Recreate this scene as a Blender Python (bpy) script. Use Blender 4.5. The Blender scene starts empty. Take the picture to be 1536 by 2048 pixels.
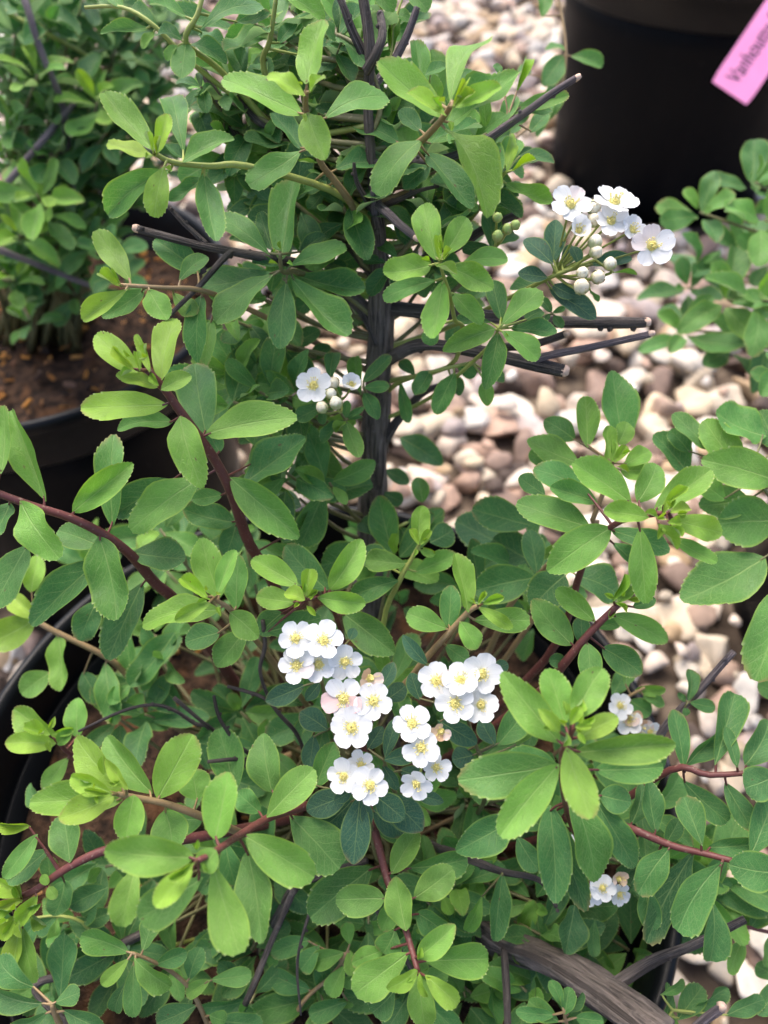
import bpy, bmesh, math, random
from mathutils import Vector, Matrix, noise
R = random.Random(7)
S = bpy.context.scene
COL = S.collection

# ------------------------------------------------------------------ camera
CAM_H, PITCH = 0.83, math.radians(50)
FPX, CX, CY = 1507.0, 768.0, 1024.0            # focal length in photo pixels
cam_d = bpy.data.cameras.new('camera')
cam = bpy.data.objects.new('camera', cam_d); COL.objects.link(cam)
cam.location = (0, 0, CAM_H)
cam.rotation_euler = (math.radians(90) - PITCH, 0, 0)
cam_d.sensor_fit = 'VERTICAL'; cam_d.sensor_height = 36.0
cam_d.lens = 36.0 * FPX / 2048.0
cam_d.clip_start = 0.01; cam_d.clip_end = 200
cam_d.dof.use_dof = True; cam_d.dof.focus_distance = 0.325
cam_d.dof.aperture_fstop = cam_d.lens / 3.8
S.camera = cam

# ------------------------------------------------------------------ sky, sun
SUN_EL, SUN_AZ = math.radians(62), math.radians(-25)
w = bpy.data.worlds.new('World'); S.world = w; w.use_nodes = True
wn = w.node_tree.nodes; wl = w.node_tree.links
bg = wn['Background']
sky = wn.new('ShaderNodeTexSky'); sky.sky_type = 'NISHITA'; sky.sun_disc = False
sky.sun_elevation = SUN_EL; sky.sun_rotation = SUN_AZ
sky.air_density = 0.7; sky.dust_density = 4.0; sky.ozone_density = 0.6
wl.new(sky.outputs[0], bg.inputs[0]); bg.inputs[1].default_value = 0.15
sd = bpy.data.lights.new('sun', 'SUN'); sd.energy = 1.0; sd.angle = math.radians(45); sd.color = (1, .95, .87)
so = bpy.data.objects.new('sun', sd); COL.objects.link(so)
sun_dir = Vector((math.sin(SUN_AZ) * math.cos(SUN_EL), math.cos(SUN_AZ) * math.cos(SUN_EL), math.sin(SUN_EL)))
so.rotation_euler = sun_dir.to_track_quat('Z', 'Y').to_euler()
S.view_settings.view_transform = 'Standard'; S.view_settings.look = 'None'
S.view_settings.gamma = 1; S.view_settings.exposure = 1.4
S.cycles.use_denoising = True
S.cycles.max_bounces = 5; S.cycles.diffuse_bounces = 2; S.cycles.glossy_bounces = 2; S.cycles.transmission_bounces = 3; S.cycles.transparent_max_bounces = 4
S.cycles.use_adaptive_sampling = True; S.cycles.adaptive_threshold = 0.02

# ------------------------------------------------------------------ helpers
FW = Vector((0, math.cos(PITCH), -math.sin(PITCH))); UPV = Vector((0, math.sin(PITCH), math.cos(PITCH))); RT = Vector((1, 0, 0))
CAMP = Vector((0, 0, CAM_H))
def at(px, py, d):
    return CAMP + d * (FW + RT * ((px - CX) / FPX) + UPV * ((CY - py) / FPX))
def proj(p):
    v = p - CAMP; d = v.dot(FW)
    return (CX + FPX * v.dot(RT) / d, CY - FPX * v.dot(UPV) / d, d)
def plane_depth(py, z):
    return (CAM_H - z) / (math.sin(PITCH) - math.cos(PITCH) * (CY - py) / FPX)

def tag(o, label=None, cat=None, group=None, kind=None):
    for k, v in (('label', label), ('category', cat), ('group', group), ('kind', kind)):
        if v: o[k] = v
    return o
def link(name, data, parent=None):
    o = bpy.data.objects.new(name, data); COL.objects.link(o)
    if parent: o.parent = parent
    return o
def empty(name, loc, label, cat, group=None):
    o = link(name, None); o.location = loc; o.empty_display_size = .05
    return tag(o, label, cat, group)
def mesh_of(name, verts, faces, mat=None, smooth=True):
    m = bpy.data.meshes.new(name); m.from_pydata(verts, [], faces)
    if smooth: m.polygons.foreach_set('use_smooth', [True] * len(m.polygons))
    if mat: m.materials.append(mat)
    m.update(); return m

class Tubes:
    """collects tapered, smoothed tubes; uv = (around, metres along)"""
    def __init__(s): s.v = []; s.f = []; s.uv = []; s.c = []
    def tube(s, pts, radii, sides=8, sub=4, rough=0.0, cap=True, col=None, seed=0):
        pts = [Vector(p) for p in pts]
        if len(pts) == 1: return
        P, Rr = [], []
        n = len(pts)
        for i in range(n - 1):
            p0 = pts[max(i - 1, 0)]; p1 = pts[i]; p2 = pts[i + 1]; p3 = pts[min(i + 2, n - 1)]
            for k in range(sub):
                t = k / sub
                P.append(.5 * ((2 * p1) + (p2 - p0) * t + (2 * p0 - 5 * p1 + 4 * p2 - p3) * t * t + (3 * p1 - p0 - 3 * p2 + p3) * t ** 3))
                Rr.append(radii[i] * (1 - t) + radii[i + 1] * t)
        P.append(pts[-1]); Rr.append(radii[-1])
        base = len(s.v); L = 0; ref = None
        for i, p in enumerate(P):
            tan = (P[min(i + 1, len(P) - 1)] - P[max(i - 1, 0)]).normalized()
            if ref is None:
                ref = tan.cross(Vector((.3, .5, .81))).normalized()
            a = (ref - tan * ref.dot(tan)).normalized(); ref = a; b = tan.cross(a)
            if i: L += (P[i] - P[i - 1]).length
            for k in range(sides):
                th = 2 * math.pi * k / sides
                r = Rr[i]
                if rough:
                    r *= 1 + rough * noise.noise(Vector((math.cos(th) * 2.2 + seed, math.sin(th) * 2.2, L * 45))) \
                           + rough * .8 * noise.noise(Vector((math.cos(th) * 4.5, math.sin(th) * 4.5 + seed, L * 14)))
                s.v.append(p + (a * math.cos(th) + b * math.sin(th)) * r); s.uv.append((k / sides, L)); s.c.append(col)
        for i in range(len(P) - 1):
            for k in range(sides):
                k2 = (k + 1) % sides
                s.f.append((base + i * sides + k, base + i * sides + k2, base + (i + 1) * sides + k2, base + (i + 1) * sides + k))
        if cap:
            s.f.append(tuple(base + k for k in reversed(range(sides))))
            e = base + (len(P) - 1) * sides
            s.f.append(tuple(e + k for k in range(sides)))
    def blob(s, c, r, seed=0, seg=6, ring=4):
        base = len(s.v)
        for j in range(ring + 1):
            ph = math.pi * j / ring
            for k in range(seg):
                th = 2 * math.pi * k / seg
                d = Vector((math.sin(ph) * math.cos(th), math.sin(ph) * math.sin(th), math.cos(ph)))
                s.v.append(c + d * r * (1 + .25 * noise.noise(d * 2 + Vector((seed, 0, 0))))); s.uv.append((k / seg, j * r)); s.c.append(None)
        for j in range(ring):
            for k in range(seg):
                k2 = (k + 1) % seg
                s.f.append((base + j * seg + k, base + (j + 1) * seg + k, base + (j + 1) * seg + k2, base + j * seg + k2))
    def build(s, name, mat, parent=None, org=Vector((0, 0, 0)), color=None):
        m = mesh_of(name, [tuple(v - org) for v in s.v], s.f, mat)
        ul = m.uv_layers.new(name='UVMap')
        li = [0] * len(m.loops); m.loops.foreach_get('vertex_index', li)
        ul.data.foreach_set('uv', [c for i in li for c in s.uv[i]])
        o = link(name, m, parent)
        if color: o.color = color
        return o

# ------------------------------------------------------------------ materials
class NT:
    def __init__(s, name):
        s.m = bpy.data.materials.new(name); s.m.use_nodes = True
        s.t = s.m.node_tree; s.n = s.t.nodes; s.l = s.t.links; s.n.clear()
        s.out = s.n.new('ShaderNodeOutputMaterial')
    def new(s, typ, **kw):
        n = s.n.new(typ)
        for k, v in kw.items(): setattr(n, k, v)
        return n
    def set(s, sock, v):
        if hasattr(v, 'links') or isinstance(v, bpy.types.NodeSocket): s.l.new(v, sock)
        else: sock.default_value = v
    def math(s, op, a, b=0.0, c=None, clamp=False):
        n = s.new('ShaderNodeMath', operation=op, use_clamp=clamp)
        s.set(n.inputs[0], a); s.set(n.inputs[1], b)
        if c is not None: s.set(n.inputs[2], c)
        return n.outputs[0]
    def ramp(s, v, lo, hi, a=0.0, b=1.0, smooth=True):
        n = s.new('ShaderNodeMapRange', interpolation_type='SMOOTHSTEP' if smooth else 'LINEAR')
        s.set(n.inputs[0], v); n.inputs[1].default_value = lo; n.inputs[2].default_value = hi
        n.inputs[3].default_value = a; n.inputs[4].default_value = b
        return n.outputs[0]
    def mix(s, f, a, b, mode='MIX'):
        n = s.new('ShaderNodeMix', data_type='RGBA', blend_type=mode)
        s.set(n.inputs[0], f); s.set(n.inputs[6], a); s.set(n.inputs[7], b)
        return n.outputs[2]
    def noise(s, vec, scale, detail=3, rough=.5, dist=0):
        n = s.new('ShaderNodeTexNoise'); s.l.new(vec, n.inputs['Vector'])
        n.inputs['Scale'].default_value = scale; n.inputs['Detail'].default_value = detail
        n.inputs['Roughness'].default_value = rough; n.inputs['Distortion'].default_value = dist
        return n.outputs[0]
    def hsv(s, col, h=.5, sat=1.0, v=1.0):
        n = s.new('ShaderNodeHueSaturation'); s.set(n.inputs[0], h); s.set(n.inputs[1], sat); s.set(n.inputs[2], v); s.set(n.inputs[4], col)
        return n.outputs[0]
    def bsdf(s, col, rough=.5, spec=.5, bump=None, bstr=.3, bdist=.001, **kw):
        b = s.new('ShaderNodeBsdfPrincipled')
        s.set(b.inputs['Base Color'], col); s.set(b.inputs['Roughness'], rough); s.set(b.inputs['Specular IOR Level'], spec)
        for k, v in kw.items(): s.set(b.inputs[k], v)
        if bump is not None:
            bp = s.new('ShaderNodeBump'); bp.inputs['Strength'].default_value = bstr; bp.inputs['Distance'].default_value = bdist
            s.l.new(bump, bp.inputs['Height']); s.l.new(bp.outputs[0], b.inputs['Normal'])
        return b
    def done(s, shader):
        s.l.new(shader, s.out.inputs['Surface']); return s.m

def leaf_material(name, per_object=True):
    n = NT(name)
    if per_object:
        oi = n.new('ShaderNodeObjectInfo'); base = oi.outputs['Color']; rnd = oi.outputs['Random']
    else:
        a = n.new('ShaderNodeAttribute', attribute_name='tint'); base = a.outputs['Color']; rnd = a.outputs['Alpha']
    uv = n.new('ShaderNodeUVMap', uv_map='UVMap')
    sep = n.new('ShaderNodeSeparateXYZ'); n.l.new(uv.outputs[0], sep.inputs[0])
    edge = n.new('ShaderNodeAttribute', attribute_name='edge').outputs['Fac']
    tooth = n.new('ShaderNodeAttribute', attribute_name='tooth').outputs['Fac']
    off = n.new('ShaderNodeVectorMath', operation='ADD'); n.l.new(uv.outputs[0], off.inputs[0])
    cmb = n.new('ShaderNodeCombineXYZ'); n.set(cmb.inputs[0], n.math('MULTIPLY', rnd, 37.0)); n.set(cmb.inputs[1], n.math('MULTIPLY', rnd, 91.0))
    n.l.new(cmb.outputs[0], off.inputs[1]); pos = off.outputs[0]
    wob = n.noise(pos, 5, 2)
    wobc = n.math('SUBTRACT', wob, .5)
    x = n.math('ABSOLUTE', n.math('ADD', n.math('SUBTRACT', n.math('MULTIPLY', sep.outputs[0], 2.0), 1.0), n.math('MULTIPLY', wobc, .05)))
    t = n.math('ADD', sep.outputs[1], n.math('MULTIPLY', wobc, .12))
    mid = n.math('MULTIPLY', n.ramp(x, .010, .050, 1, 0), n.ramp(t, .1, 1.0, 1.0, .45))
    q = n.math('MULTIPLY', n.math('SUBTRACT', t, n.math('MULTIPLY', n.math('POWER', x, .8), .36)), 6.5)
    lat = n.math('ABSOLUTE', n.math('SUBTRACT', n.math('FRACT', n.math('ADD', q, n.math('MULTIPLY', rnd, 3.0))), .5))
    lat = n.math('MULTIPLY', n.ramp(lat, .012, .06, 1, 0), n.ramp(edge, .25, .95, 1, .15))
    vor = n.new('ShaderNodeTexVoronoi', feature='DISTANCE_TO_EDGE'); n.l.new(pos, vor.inputs['Vector']); vor.inputs['Scale'].default_value = 17
    ret = n.ramp(vor.outputs['Distance'], .01, .09, 1, 0)
    vein = n.math('MAXIMUM', mid, n.math('MAXIMUM', n.math('MULTIPLY', lat, .62), n.math('MULTIPLY', ret, .28)))
    blot = n.noise(pos, 3.2, 3); fine = n.noise(pos, 60, 2)
    val = n.math('ADD', n.math('ADD', n.ramp(blot, .3, .7, .86, 1.12, False), n.math('MULTIPLY', n.math('SUBTRACT', fine, .5), .22)), n.math('MULTIPLY', n.math('SUBTRACT', rnd, .5), .12))
    col = n.hsv(base, .5, 1.0, val)
    pale = n.mix(.5, base, (.46, .62, .22, 1))
    col = n.mix(n.math('MULTIPLY', vein, .88), col, pale)
    rim = n.mix(.5, base, (.46, .60, .10, 1))
    col = n.mix(n.math('MULTIPLY', n.ramp(edge, .86, 1.0), .78), col, rim)
    col = n.mix(n.math('MULTIPLY', n.ramp(tooth, .5, 1.0), .6), col, (.66, .70, .36, 1))
    # specks of dust
    v2 = n.new('ShaderNodeTexVoronoi'); n.l.new(pos, v2.inputs['Vector']); v2.inputs['Scale'].default_value = 26
    sp = n.math('MULTIPLY', n.ramp(v2.outputs['Distance'], .05, .11, 1, 0), n.ramp(blot, .48, .6, 0, .55))
    col = n.mix(sp, col, (.55, .60, .50, 1))
    # a few insect nibbles and tan blemishes
    v3 = n.new('ShaderNodeTexVoronoi'); n.l.new(pos, v3.inputs['Vector']); v3.inputs['Scale'].default_value = 1.6
    col = n.mix(n.ramp(v3.outputs['Distance'], .02, .055, .85, 0), col, (.16, .10, .045, 1))
    tipb = n.math('MULTIPLY', n.ramp(rnd, .72, .8, 0, 1), n.math('MULTIPLY', n.ramp(sep.outputs[1], .8, 1.0, 0, .7), n.ramp(edge, .3, 1.0)))
    col = n.mix(tipb, col, (.34, .25, .10, 1))
    geo = n.new('ShaderNodeNewGeometry')
    back = n.mix(.35, n.hsv(col, .5, .8, 1.0), (.26, .36, .20, 1))
    col = n.mix(geo.outputs['Backfacing'], col, back)
    h = n.math('ADD', n.math('MULTIPLY', vein, -1.0), n.math('MULTIPLY', fine, .35))
    b = n.bsdf(col, n.ramp(blot, .3, .7, .34, .52), .38, h, .55, .0008)
    tr = n.new('ShaderNodeBsdfTranslucent'); n.l.new(n.hsv(col, .49, 1.15, 1.15), tr.inputs[0])
    mx = n.new('ShaderNodeMixShader'); mx.inputs[0].default_value = .36
    n.l.new(b.outputs[0], mx.inputs[1]); n.l.new(tr.outputs[0], mx.inputs[2])
    return n.done(mx.outputs[0])

def bark_material(name):
    n = NT(name); oi = n.new('ShaderNodeObjectInfo')
    uv = n.new('ShaderNodeUVMap', uv_map='UVMap'); geo = n.new('ShaderNodeNewGeometry')
    tc = n.new('ShaderNodeTexCoord'); obj = tc.outputs['Object']
    mp = n.new('ShaderNodeMapping'); n.l.new(uv.outputs[0], mp.inputs[0]); mp.inputs['Scale'].default_value = (2.4, 4.0, 1)
    fis = n.noise(mp.outputs[0], 9, 5, .65, .4); gr = n.noise(obj, 260, 4, .6); big = n.noise(obj, 45, 3)
    col = n.hsv(oi.outputs['Color'], .5, 1, n.ramp(fis, .34, .66, .25, 2.3, False))
    col = n.mix(n.ramp(fis, .54, .70, 0, .75), col, (.23, .19, .165, 1))
    col = n.mix(n.ramp(big, .5, .7, 0, .45), col, (.22, .18, .155, 1))
    col = n.mix(n.math('MULTIPLY', n.ramp(gr, .58, .72), .35), col, (.30, .25, .21, 1))
    h = n.math('ADD', fis, n.math('MULTIPLY', gr, .5))
    return n.done(n.bsdf(col, .68, .35, h, 1.0, .003).outputs[0])

def twig_material(name):
    n = NT(name); oi = n.new('ShaderNodeObjectInfo'); tc = n.new('ShaderNodeTexCoord'); obj = tc.outputs['Object']
    big = n.noise(obj, 60, 3); gr = n.noise(obj, 700, 2)
    col = n.hsv(oi.outputs['Color'], .5, 1, n.ramp(big, .3, .7, .75, 1.25, False))
    col = n.mix(n.math('MULTIPLY', n.ramp(gr, .6, .75), .3), col, (.5, .42, .3, 1))
    return n.done(n.bsdf(col, .5, .4, gr, .25, .0005).outputs[0])

def simple(name, col, rough=.5, spec=.5, nscale=80, amt=.2, bstr=.3, bdist=.0005, per_object=False, **kw):
    n = NT(name); tc = n.new('ShaderNodeTexCoord'); nz = n.noise(tc.outputs['Object'], nscale, 4)
    if per_object: col = n.new('ShaderNodeObjectInfo').outputs['Color']
    c = n.hsv(col, .5, 1, n.ramp(nz, .3, .7, 1 - amt, 1 + amt, False))
    return n.done(n.bsdf(c, rough, spec, nz, bstr, bdist, **kw).outputs[0])

def petal_material():
    n = NT('petal_white'); oi = n.new('ShaderNodeObjectInfo')
    uv = n.new('ShaderNodeUVMap', uv_map='UVMap'); sep = n.new('ShaderNodeSeparateXYZ'); n.l.new(uv.outputs[0], sep.inputs[0])
    st = n.new('ShaderNodeMapping'); n.l.new(uv.outputs[0], st.inputs[0]); st.inputs['Scale'].default_value = (14, 2, 1)
    str_ = n.noise(st.outputs[0], 1.0, 3)
    col = n.mix(n.ramp(sep.outputs[1], .0, .22, .8, 0), oi.outputs['Color'], (.60, .62, .16, 1))
    col = n.hsv(col, .5, 1, n.ramp(str_, .3, .7, .95, 1.04, False))
    off = n.new('ShaderNodeVectorMath', operation='ADD'); n.l.new(uv.outputs[0], off.inputs[0])
    cmb = n.new('ShaderNodeCombineXYZ'); n.set(cmb.inputs[0], n.math('MULTIPLY', oi.outputs['Random'], 57.0)); n.l.new(cmb.outputs[0], off.inputs[1])
    v = n.new('ShaderNodeTexVoronoi'); n.l.new(off.outputs[0], v.inputs['Vector']); v.inputs['Scale'].default_value = 3.2
    col = n.mix(n.ramp(v.outputs['Distance'], .05, .10, .45, 0), col, (.42, .26, .22, 1))
    b = n.bsdf(col, .6, .25, str_, .25, .0004)
    tr = n.new('ShaderNodeBsdfTranslucent'); n.l.new(col, tr.inputs[0])
    mx = n.new('ShaderNodeMixShader'); mx.inputs[0].default_value = .3
    n.l.new(b.outputs[0], mx.inputs[1]); n.l.new(tr.outputs[0], mx.inputs[2])
    return n.done(mx.outputs[0])

def stone_material(name, part):
    n = NT(name); oi = n.new('ShaderNodeObjectInfo'); tc = n.new('ShaderNodeTexCoord')
    a = n.new('ShaderNodeAttribute', attribute_name='tint')
    col = oi.outputs['Color'] if part else a.outputs['Color']
    geo = n.new('ShaderNodeNewGeometry'); p = geo.outputs['Position']
    big = n.noise(p, 35, 4, .6, .6); fine = n.noise(p, 320, 4, .65)
    c = n.hsv(col, .5, 1, n.ramp(big, .3, .7, .72, 1.22, False))
    c = n.mix(n.ramp(big, .58, .75, 0, .45), c, (.36, .21, .12, 1))
    c = n.mix(n.math('MULTIPLY', n.ramp(fine, .55, .72), .35), c, (.22, .17, .13, 1))
    return n.done(n.bsdf(c, .7, .35, n.math('ADD', big, n.math('MULTIPLY', fine, .4)), .5, .003).outputs[0])

def ground_material():
    n = NT('ground_dirt'); geo = n.new('ShaderNodeNewGeometry'); p = geo.outputs['Position']
    big = n.noise(p, 6, 4); v = n.new('ShaderNodeTexVoronoi'); n.l.new(p, v.inputs['Vector']); v.inputs['Scale'].default_value = 24
    c = n.mix(n.ramp(big, .35, .65), (.05, .036, .026, 1), (.13, .095, .068, 1))
    c = n.mix(n.ramp(v.outputs['Distance'], .25, .55, .35, 0), c, (.32, .25, .18, 1))
    return n.done(n.bsdf(c, .9, .2, n.math('SUBTRACT', 1.0, v.outputs['Distance']), .8, .02).outputs[0])

def soil_material():
    n = NT('potting_soil'); tc = n.new('ShaderNodeTexCoord'); p = tc.outputs['Object']
    a = n.noise(p, 70, 5, .7); b = n.noise(p, 22, 3)
    c = n.mix(n.ramp(a, .35, .7), (.012, .008, .006, 1), (.10, .055, .032, 1))
    c = n.mix(n.ramp(b, .53, .66, 0, .45), c, (.20, .09, .035, 1))
    return n.done(n.bsdf(c, .9, .2, a, 1.0, .012).outputs[0])

def pot_material(name, spec):
    n = NT(name); tc = n.new('ShaderNodeTexCoord'); p = tc.outputs['Object']
    a = n.noise(p, 18, 5, .6); d = n.noise(p, 140, 3)
    mp = n.new('ShaderNodeMapping'); n.l.new(p, mp.inputs[0]); mp.inputs['Scale'].default_value = (30, 30, 1.2)
    streak = n.noise(mp.outputs[0], 1.0, 3)
    c = n.mix(n.ramp(streak, .5, .75, 0, .5), (.0035, .004, .005, 1), (.008, .008, .009, 1))
    c = n.mix(n.math('MULTIPLY', n.ramp(d, .66, .76), .22), c, (.06, .055, .05, 1))
    return n.done(n.bsdf(c, n.ramp(a, .3, .7, .34, .5), spec, a, .12, .002).outputs[0])

M_LEAF = leaf_material('leaf_green'); M_LEAFS = leaf_material('leaf_mass', False)
M_BARK = bark_material('dark_bark'); M_TWIG = twig_material('young_twig')
M_PETAL = petal_material(); M_STONE = stone_material('river_stone', True); M_GRAVEL = stone_material('river_gravel', False); M_GROUND = ground_material(); M_SOIL = soil_material(); M_POT = pot_material('black_plastic', .07); M_RIM = pot_material('black_plastic_rim', .22)
M_STAMEN = simple('stamen_yellow', (.82, .72, .25, 1), .6, .3, 900, .3)
def bud_material():
    n = NT('bud_cream'); tc = n.new('ShaderNodeTexCoord'); p = tc.outputs['Object']
    sep = n.new('ShaderNodeSeparateXYZ'); n.l.new(p, sep.inputs[0]); nz = n.noise(p, 2.5, 3)
    z = n.math('ADD', sep.outputs[2], n.math('MULTIPLY', n.math('SUBTRACT', nz, .5), .9))
    c = n.mix(n.ramp(z, -.15, .5, .8, 0), n.new('ShaderNodeObjectInfo').outputs['Color'], (.42, .46, .16, 1))
    c = n.mix(n.ramp(nz, .54, .66, 0, .65), c, (.58, .40, .20, 1))
    return n.done(n.bsdf(c, .55, .35, nz, .3, .0005).outputs[0])
M_BUD = bud_material()
M_CHIP = simple('bark_chip', (.2, .1, .05, 1), .85, .25, 120, .5, .8, .003, per_object=True)
M_CUT = simple('cut_wood', (.62, .44, .33, 1), .8, .2, 400, .25)
M_PINK = simple('pink_plastic', (.80, .27, .50, 1), .5, .4, 30, .04)
M_INK = simple('black_ink', (.03, .02, .03, 1), .6, .3, 400, .2)

# ------------------------------------------------------------------ ground and gravel
GX0, GX1, GY0, GY1 = -25, 25, -6, 45
nx = 40
gv = [(GX0 + (GX1 - GX0) * i / nx, GY0 + (GY1 - GY0) * j / nx, -.006 + .004 * math.sin(i * 1.7 + j * 2.3)) for j in range(nx + 1) for i in range(nx + 1)]
gf = [(j * (nx + 1) + i, j * (nx + 1) + i + 1, (j + 1) * (nx + 1) + i + 1, (j + 1) * (nx + 1) + i) for j in range(nx) for i in range(nx)]
ground = link('ground', mesh_of('ground', gv, gf, M_GROUND)); tag(ground, 'dark bare earth under the pale river gravel', 'ground', kind='structure')

POT_H, POT_R, POT_B, SOIL_Z = .39, .212, .172, .325
POTS = [(-.04, .165), (-.37, .665), (.62, .50), (.62, 1.71)]

def ico(sub, seed, dent=.25):
    bm = bmesh.new(); bmesh.ops.create_icosphere(bm, subdivisions=sub, radius=1)
    o = Vector((seed * 3.1, seed * 1.7, seed * .9))
    rr = random.Random(seed)
    planes = [(Vector((rr.gauss(0, 1), rr.gauss(0, 1), rr.gauss(0, 1))).normalized(), rr.uniform(.42, .8)) for _ in range(9)]
    for v in bm.verts:
        p = v.co.copy()
        for nrm, dd in planes:
            k = p.dot(nrm)
            if k > dd: p -= nrm * (k - dd) * .92
        p *= 1 + dent * noise.noise(p * 1.1 + o)
        v.co = p
    return bm
STONE_M = []
for k in range(12):
    bm = ico(3 if k < 10 else 2, k + 1); m = bpy.data.meshes.new('stone'); bm.to_mesh(m); bm.free()
    m.polygons.foreach_set('use_smooth', [True] * len(m.polygons)); m.materials.append(M_STONE); STONE_M.append(m)
LOWST = []
for k in range(8):
    bm = ico(2 if k < 4 else 2, k + 31); LOWST.append(([v.co.copy() for v in bm.verts], [[v.index for v in f.verts] for f in bm.faces])); bm.free()
PAL = [(.64, .54, .41), (.70, .62, .51), (.60, .48, .33), (.64, .53, .43), (.70, .65, .58), (.48, .34, .20), (.58, .50, .42), (.40, .28, .21), (.62, .51, .37), (.52, .35, .26), (.46, .38, .35), (.26, .18, .14), (.10, .07, .055)]
stones = []
def try_stones(spacing, smin, smax, zl, x0, x1, y0, y1, keep=1.0):
    y = y0; row = 0
    while y < y1:
        x = x0 + (row % 2) * spacing * .5
        while x < x1:
            if R.random() < keep:
                px = x + R.uniform(-.3, .3) * spacing; py = y + R.uniform(-.3, .3) * spacing
                s = R.uniform(smin, smax) * min(1.0, max(.68, .55 + .45 * py / .9)) ** 1.0
                if all(math.hypot(px - a, py - b) > POT_B * (1.35 if a == .62 and b > 1 else 1) + s * .9 for a, b in POTS):
                    stones.append((px, py, zl + s * .25, s))
            x += spacing
        y += spacing * .87; row += 1
try_stones(.058, .027, .042, 0, -1.5, 1.9, -.35, 3.6, .95)
try_stones(.066, .019, .036, .020, -1.2, 1.5, -.25, 2.6, .66)
try_stones(.045, .008, .017, .03, -.5, .9, -.1, 1.7, .3)
try_stones(.044, .021, .032, .004, -.9, 1.1, -.4, .75, .9)
GAPS = [(780, 430, 1400, 1010), (1180, 1230, 1536, 2048), (450, 380, 730, 1000), (840, 0, 1150, 520), (0, 1120, 130, 1420), (280, 860, 360, 980), (1280, 440, 1536, 800)]
scored = []
for st in stones:
    p = Vector(st[:3]); q = proj(p)
    vis = q[2] > .2 and any(a - 15 < q[0] < c + 15 and b - 15 < q[1] < d + 15 for a, b, c, d in GAPS)
    scored.append((-(st[3] / max(q[2], .2)) if vis else 1.0, st))
scored.sort(key=lambda a: a[0])
grav_v, grav_f, grav_c = [], [], []
for i, (sc_, (x, y, z, s)) in enumerate(scored):
    sx, sy, sz = s * R.uniform(.85, 1.45), s * R.uniform(.75, 1.1), s * R.uniform(.5, .8)
    rot = Matrix.Rotation(R.uniform(0, 6.28), 4, 'Z') @ Matrix.Rotation(R.gauss(0, .25), 4, 'X') @ Matrix.Rotation(R.gauss(0, .25), 4, 'Y')
    c = PAL[min(int(R.random() ** 1.15 * len(PAL)), len(PAL) - 1)]; k = R.uniform(.8, 1.15)
    c = (min(c[0] * k, .8), min(c[1] * k, .8), min(c[2] * k, .8), 1)
    M = Matrix.Translation((x, y, z)) @ rot @ Matrix.Diagonal((sx, sy, sz, 1))
    if i < 300 and sc_ < 0:
        o = link('stone', STONE_M[R.randrange(10)], ground); o.matrix_basis = M; o.color = c
    else:
        vs, fs = R.choice(LOWST); b = len(grav_v)
        grav_v += [tuple(M @ v) for v in vs]; grav_f += [[b + a for a in f] for f in fs]; grav_c += [c] * len(vs)
gm = mesh_of('gravel', grav_v, grav_f, M_GRAVEL)
ca = gm.color_attributes.new('tint', 'FLOAT_COLOR', 'POINT'); ca.data.foreach_set('color', [q for c in grav_c for q in c])
tag(link('gravel', gm, ground), kind='stuff')

# ------------------------------------------------------------------ pots
def lathe(name, prof, seg=72):
    v = [(r * math.cos(2 * math.pi * k / seg), r * math.sin(2 * math.pi * k / seg), z) for r, z in prof for k in range(seg)]
    n = len(prof)
    f = [(i * seg + k, i * seg + (k + 1) % seg, (i + 1) * seg + (k + 1) % seg, (i + 1) * seg + k) for i in range(n - 1) for k in range(seg)]
    return mesh_of(name, v, f, M_POT)
def wall_r(z): return POT_B + (POT_R - .010 - POT_B) * z / POT_H
prof_wall = [(.02, .004), (POT_B - .012, .004), (POT_B - .003, .0), (POT_B, .006)] + [(wall_r(z), z) for z in (.03, .032, .10, .20, .30, .345)]
prof_wall += [(wall_r(.345) - .004, .347), (wall_r(.30) - .004, .30), (wall_r(.1) - .004, .1), (POT_B - .006, .012), (.02, .012)]
r0 = wall_r(.345)
prof_rim = [(r0 - .004, .330), (r0 + .004, .331), (r0 + .0055, .334), (r0 + .006, .348), (r0 + .0075, .350), (r0 + .0085, .372), (r0 + .0125, .375), (r0 + .014, .379), (r0 + .014, .386), (r0 + .012, .390), (r0 + .008, .390), (r0 + .005, .385), (r0 + .003, .36), (r0 - .003, .335), (r0 - .004, .330)]
POT_WALL = lathe('pot_wall', prof_wall); POT_RIM = lathe('pot_rim', prof_rim); POT_RIM.materials.clear(); POT_RIM.materials.append(M_RIM)
CHIP_M = []
for k in range(6):
    rr = random.Random(k); a, b, c = 1, rr.uniform(.35, .7), rr.uniform(.12, .25)
    bm = bmesh.new(); bmesh.ops.create_cube(bm, size=2)
    bmesh.ops.subdivide_edges(bm, edges=bm.edges[:], cuts=1)
    for v in bm.verts:
        v.co = Vector((v.co.x * a, v.co.y * b * (1 - .35 * abs(v.co.x)), v.co.z * c)) + Vector((rr.gauss(0, .09), rr.gauss(0, .08), rr.gauss(0, .05)))
    m = bpy.data.meshes.new('bark_chip'); bm.to_mesh(m); bm.free(); m.materials.append(M_CHIP); CHIP_M.append(m)
CHIPC = [(.62, .28, .06), (.62, .30, .08), (.46, .20, .05), (.50, .26, .10), (.16, .08, .045), (.10, .06, .045), (.34, .17, .07), (.07, .045, .035), (.22, .13, .09)]
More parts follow.
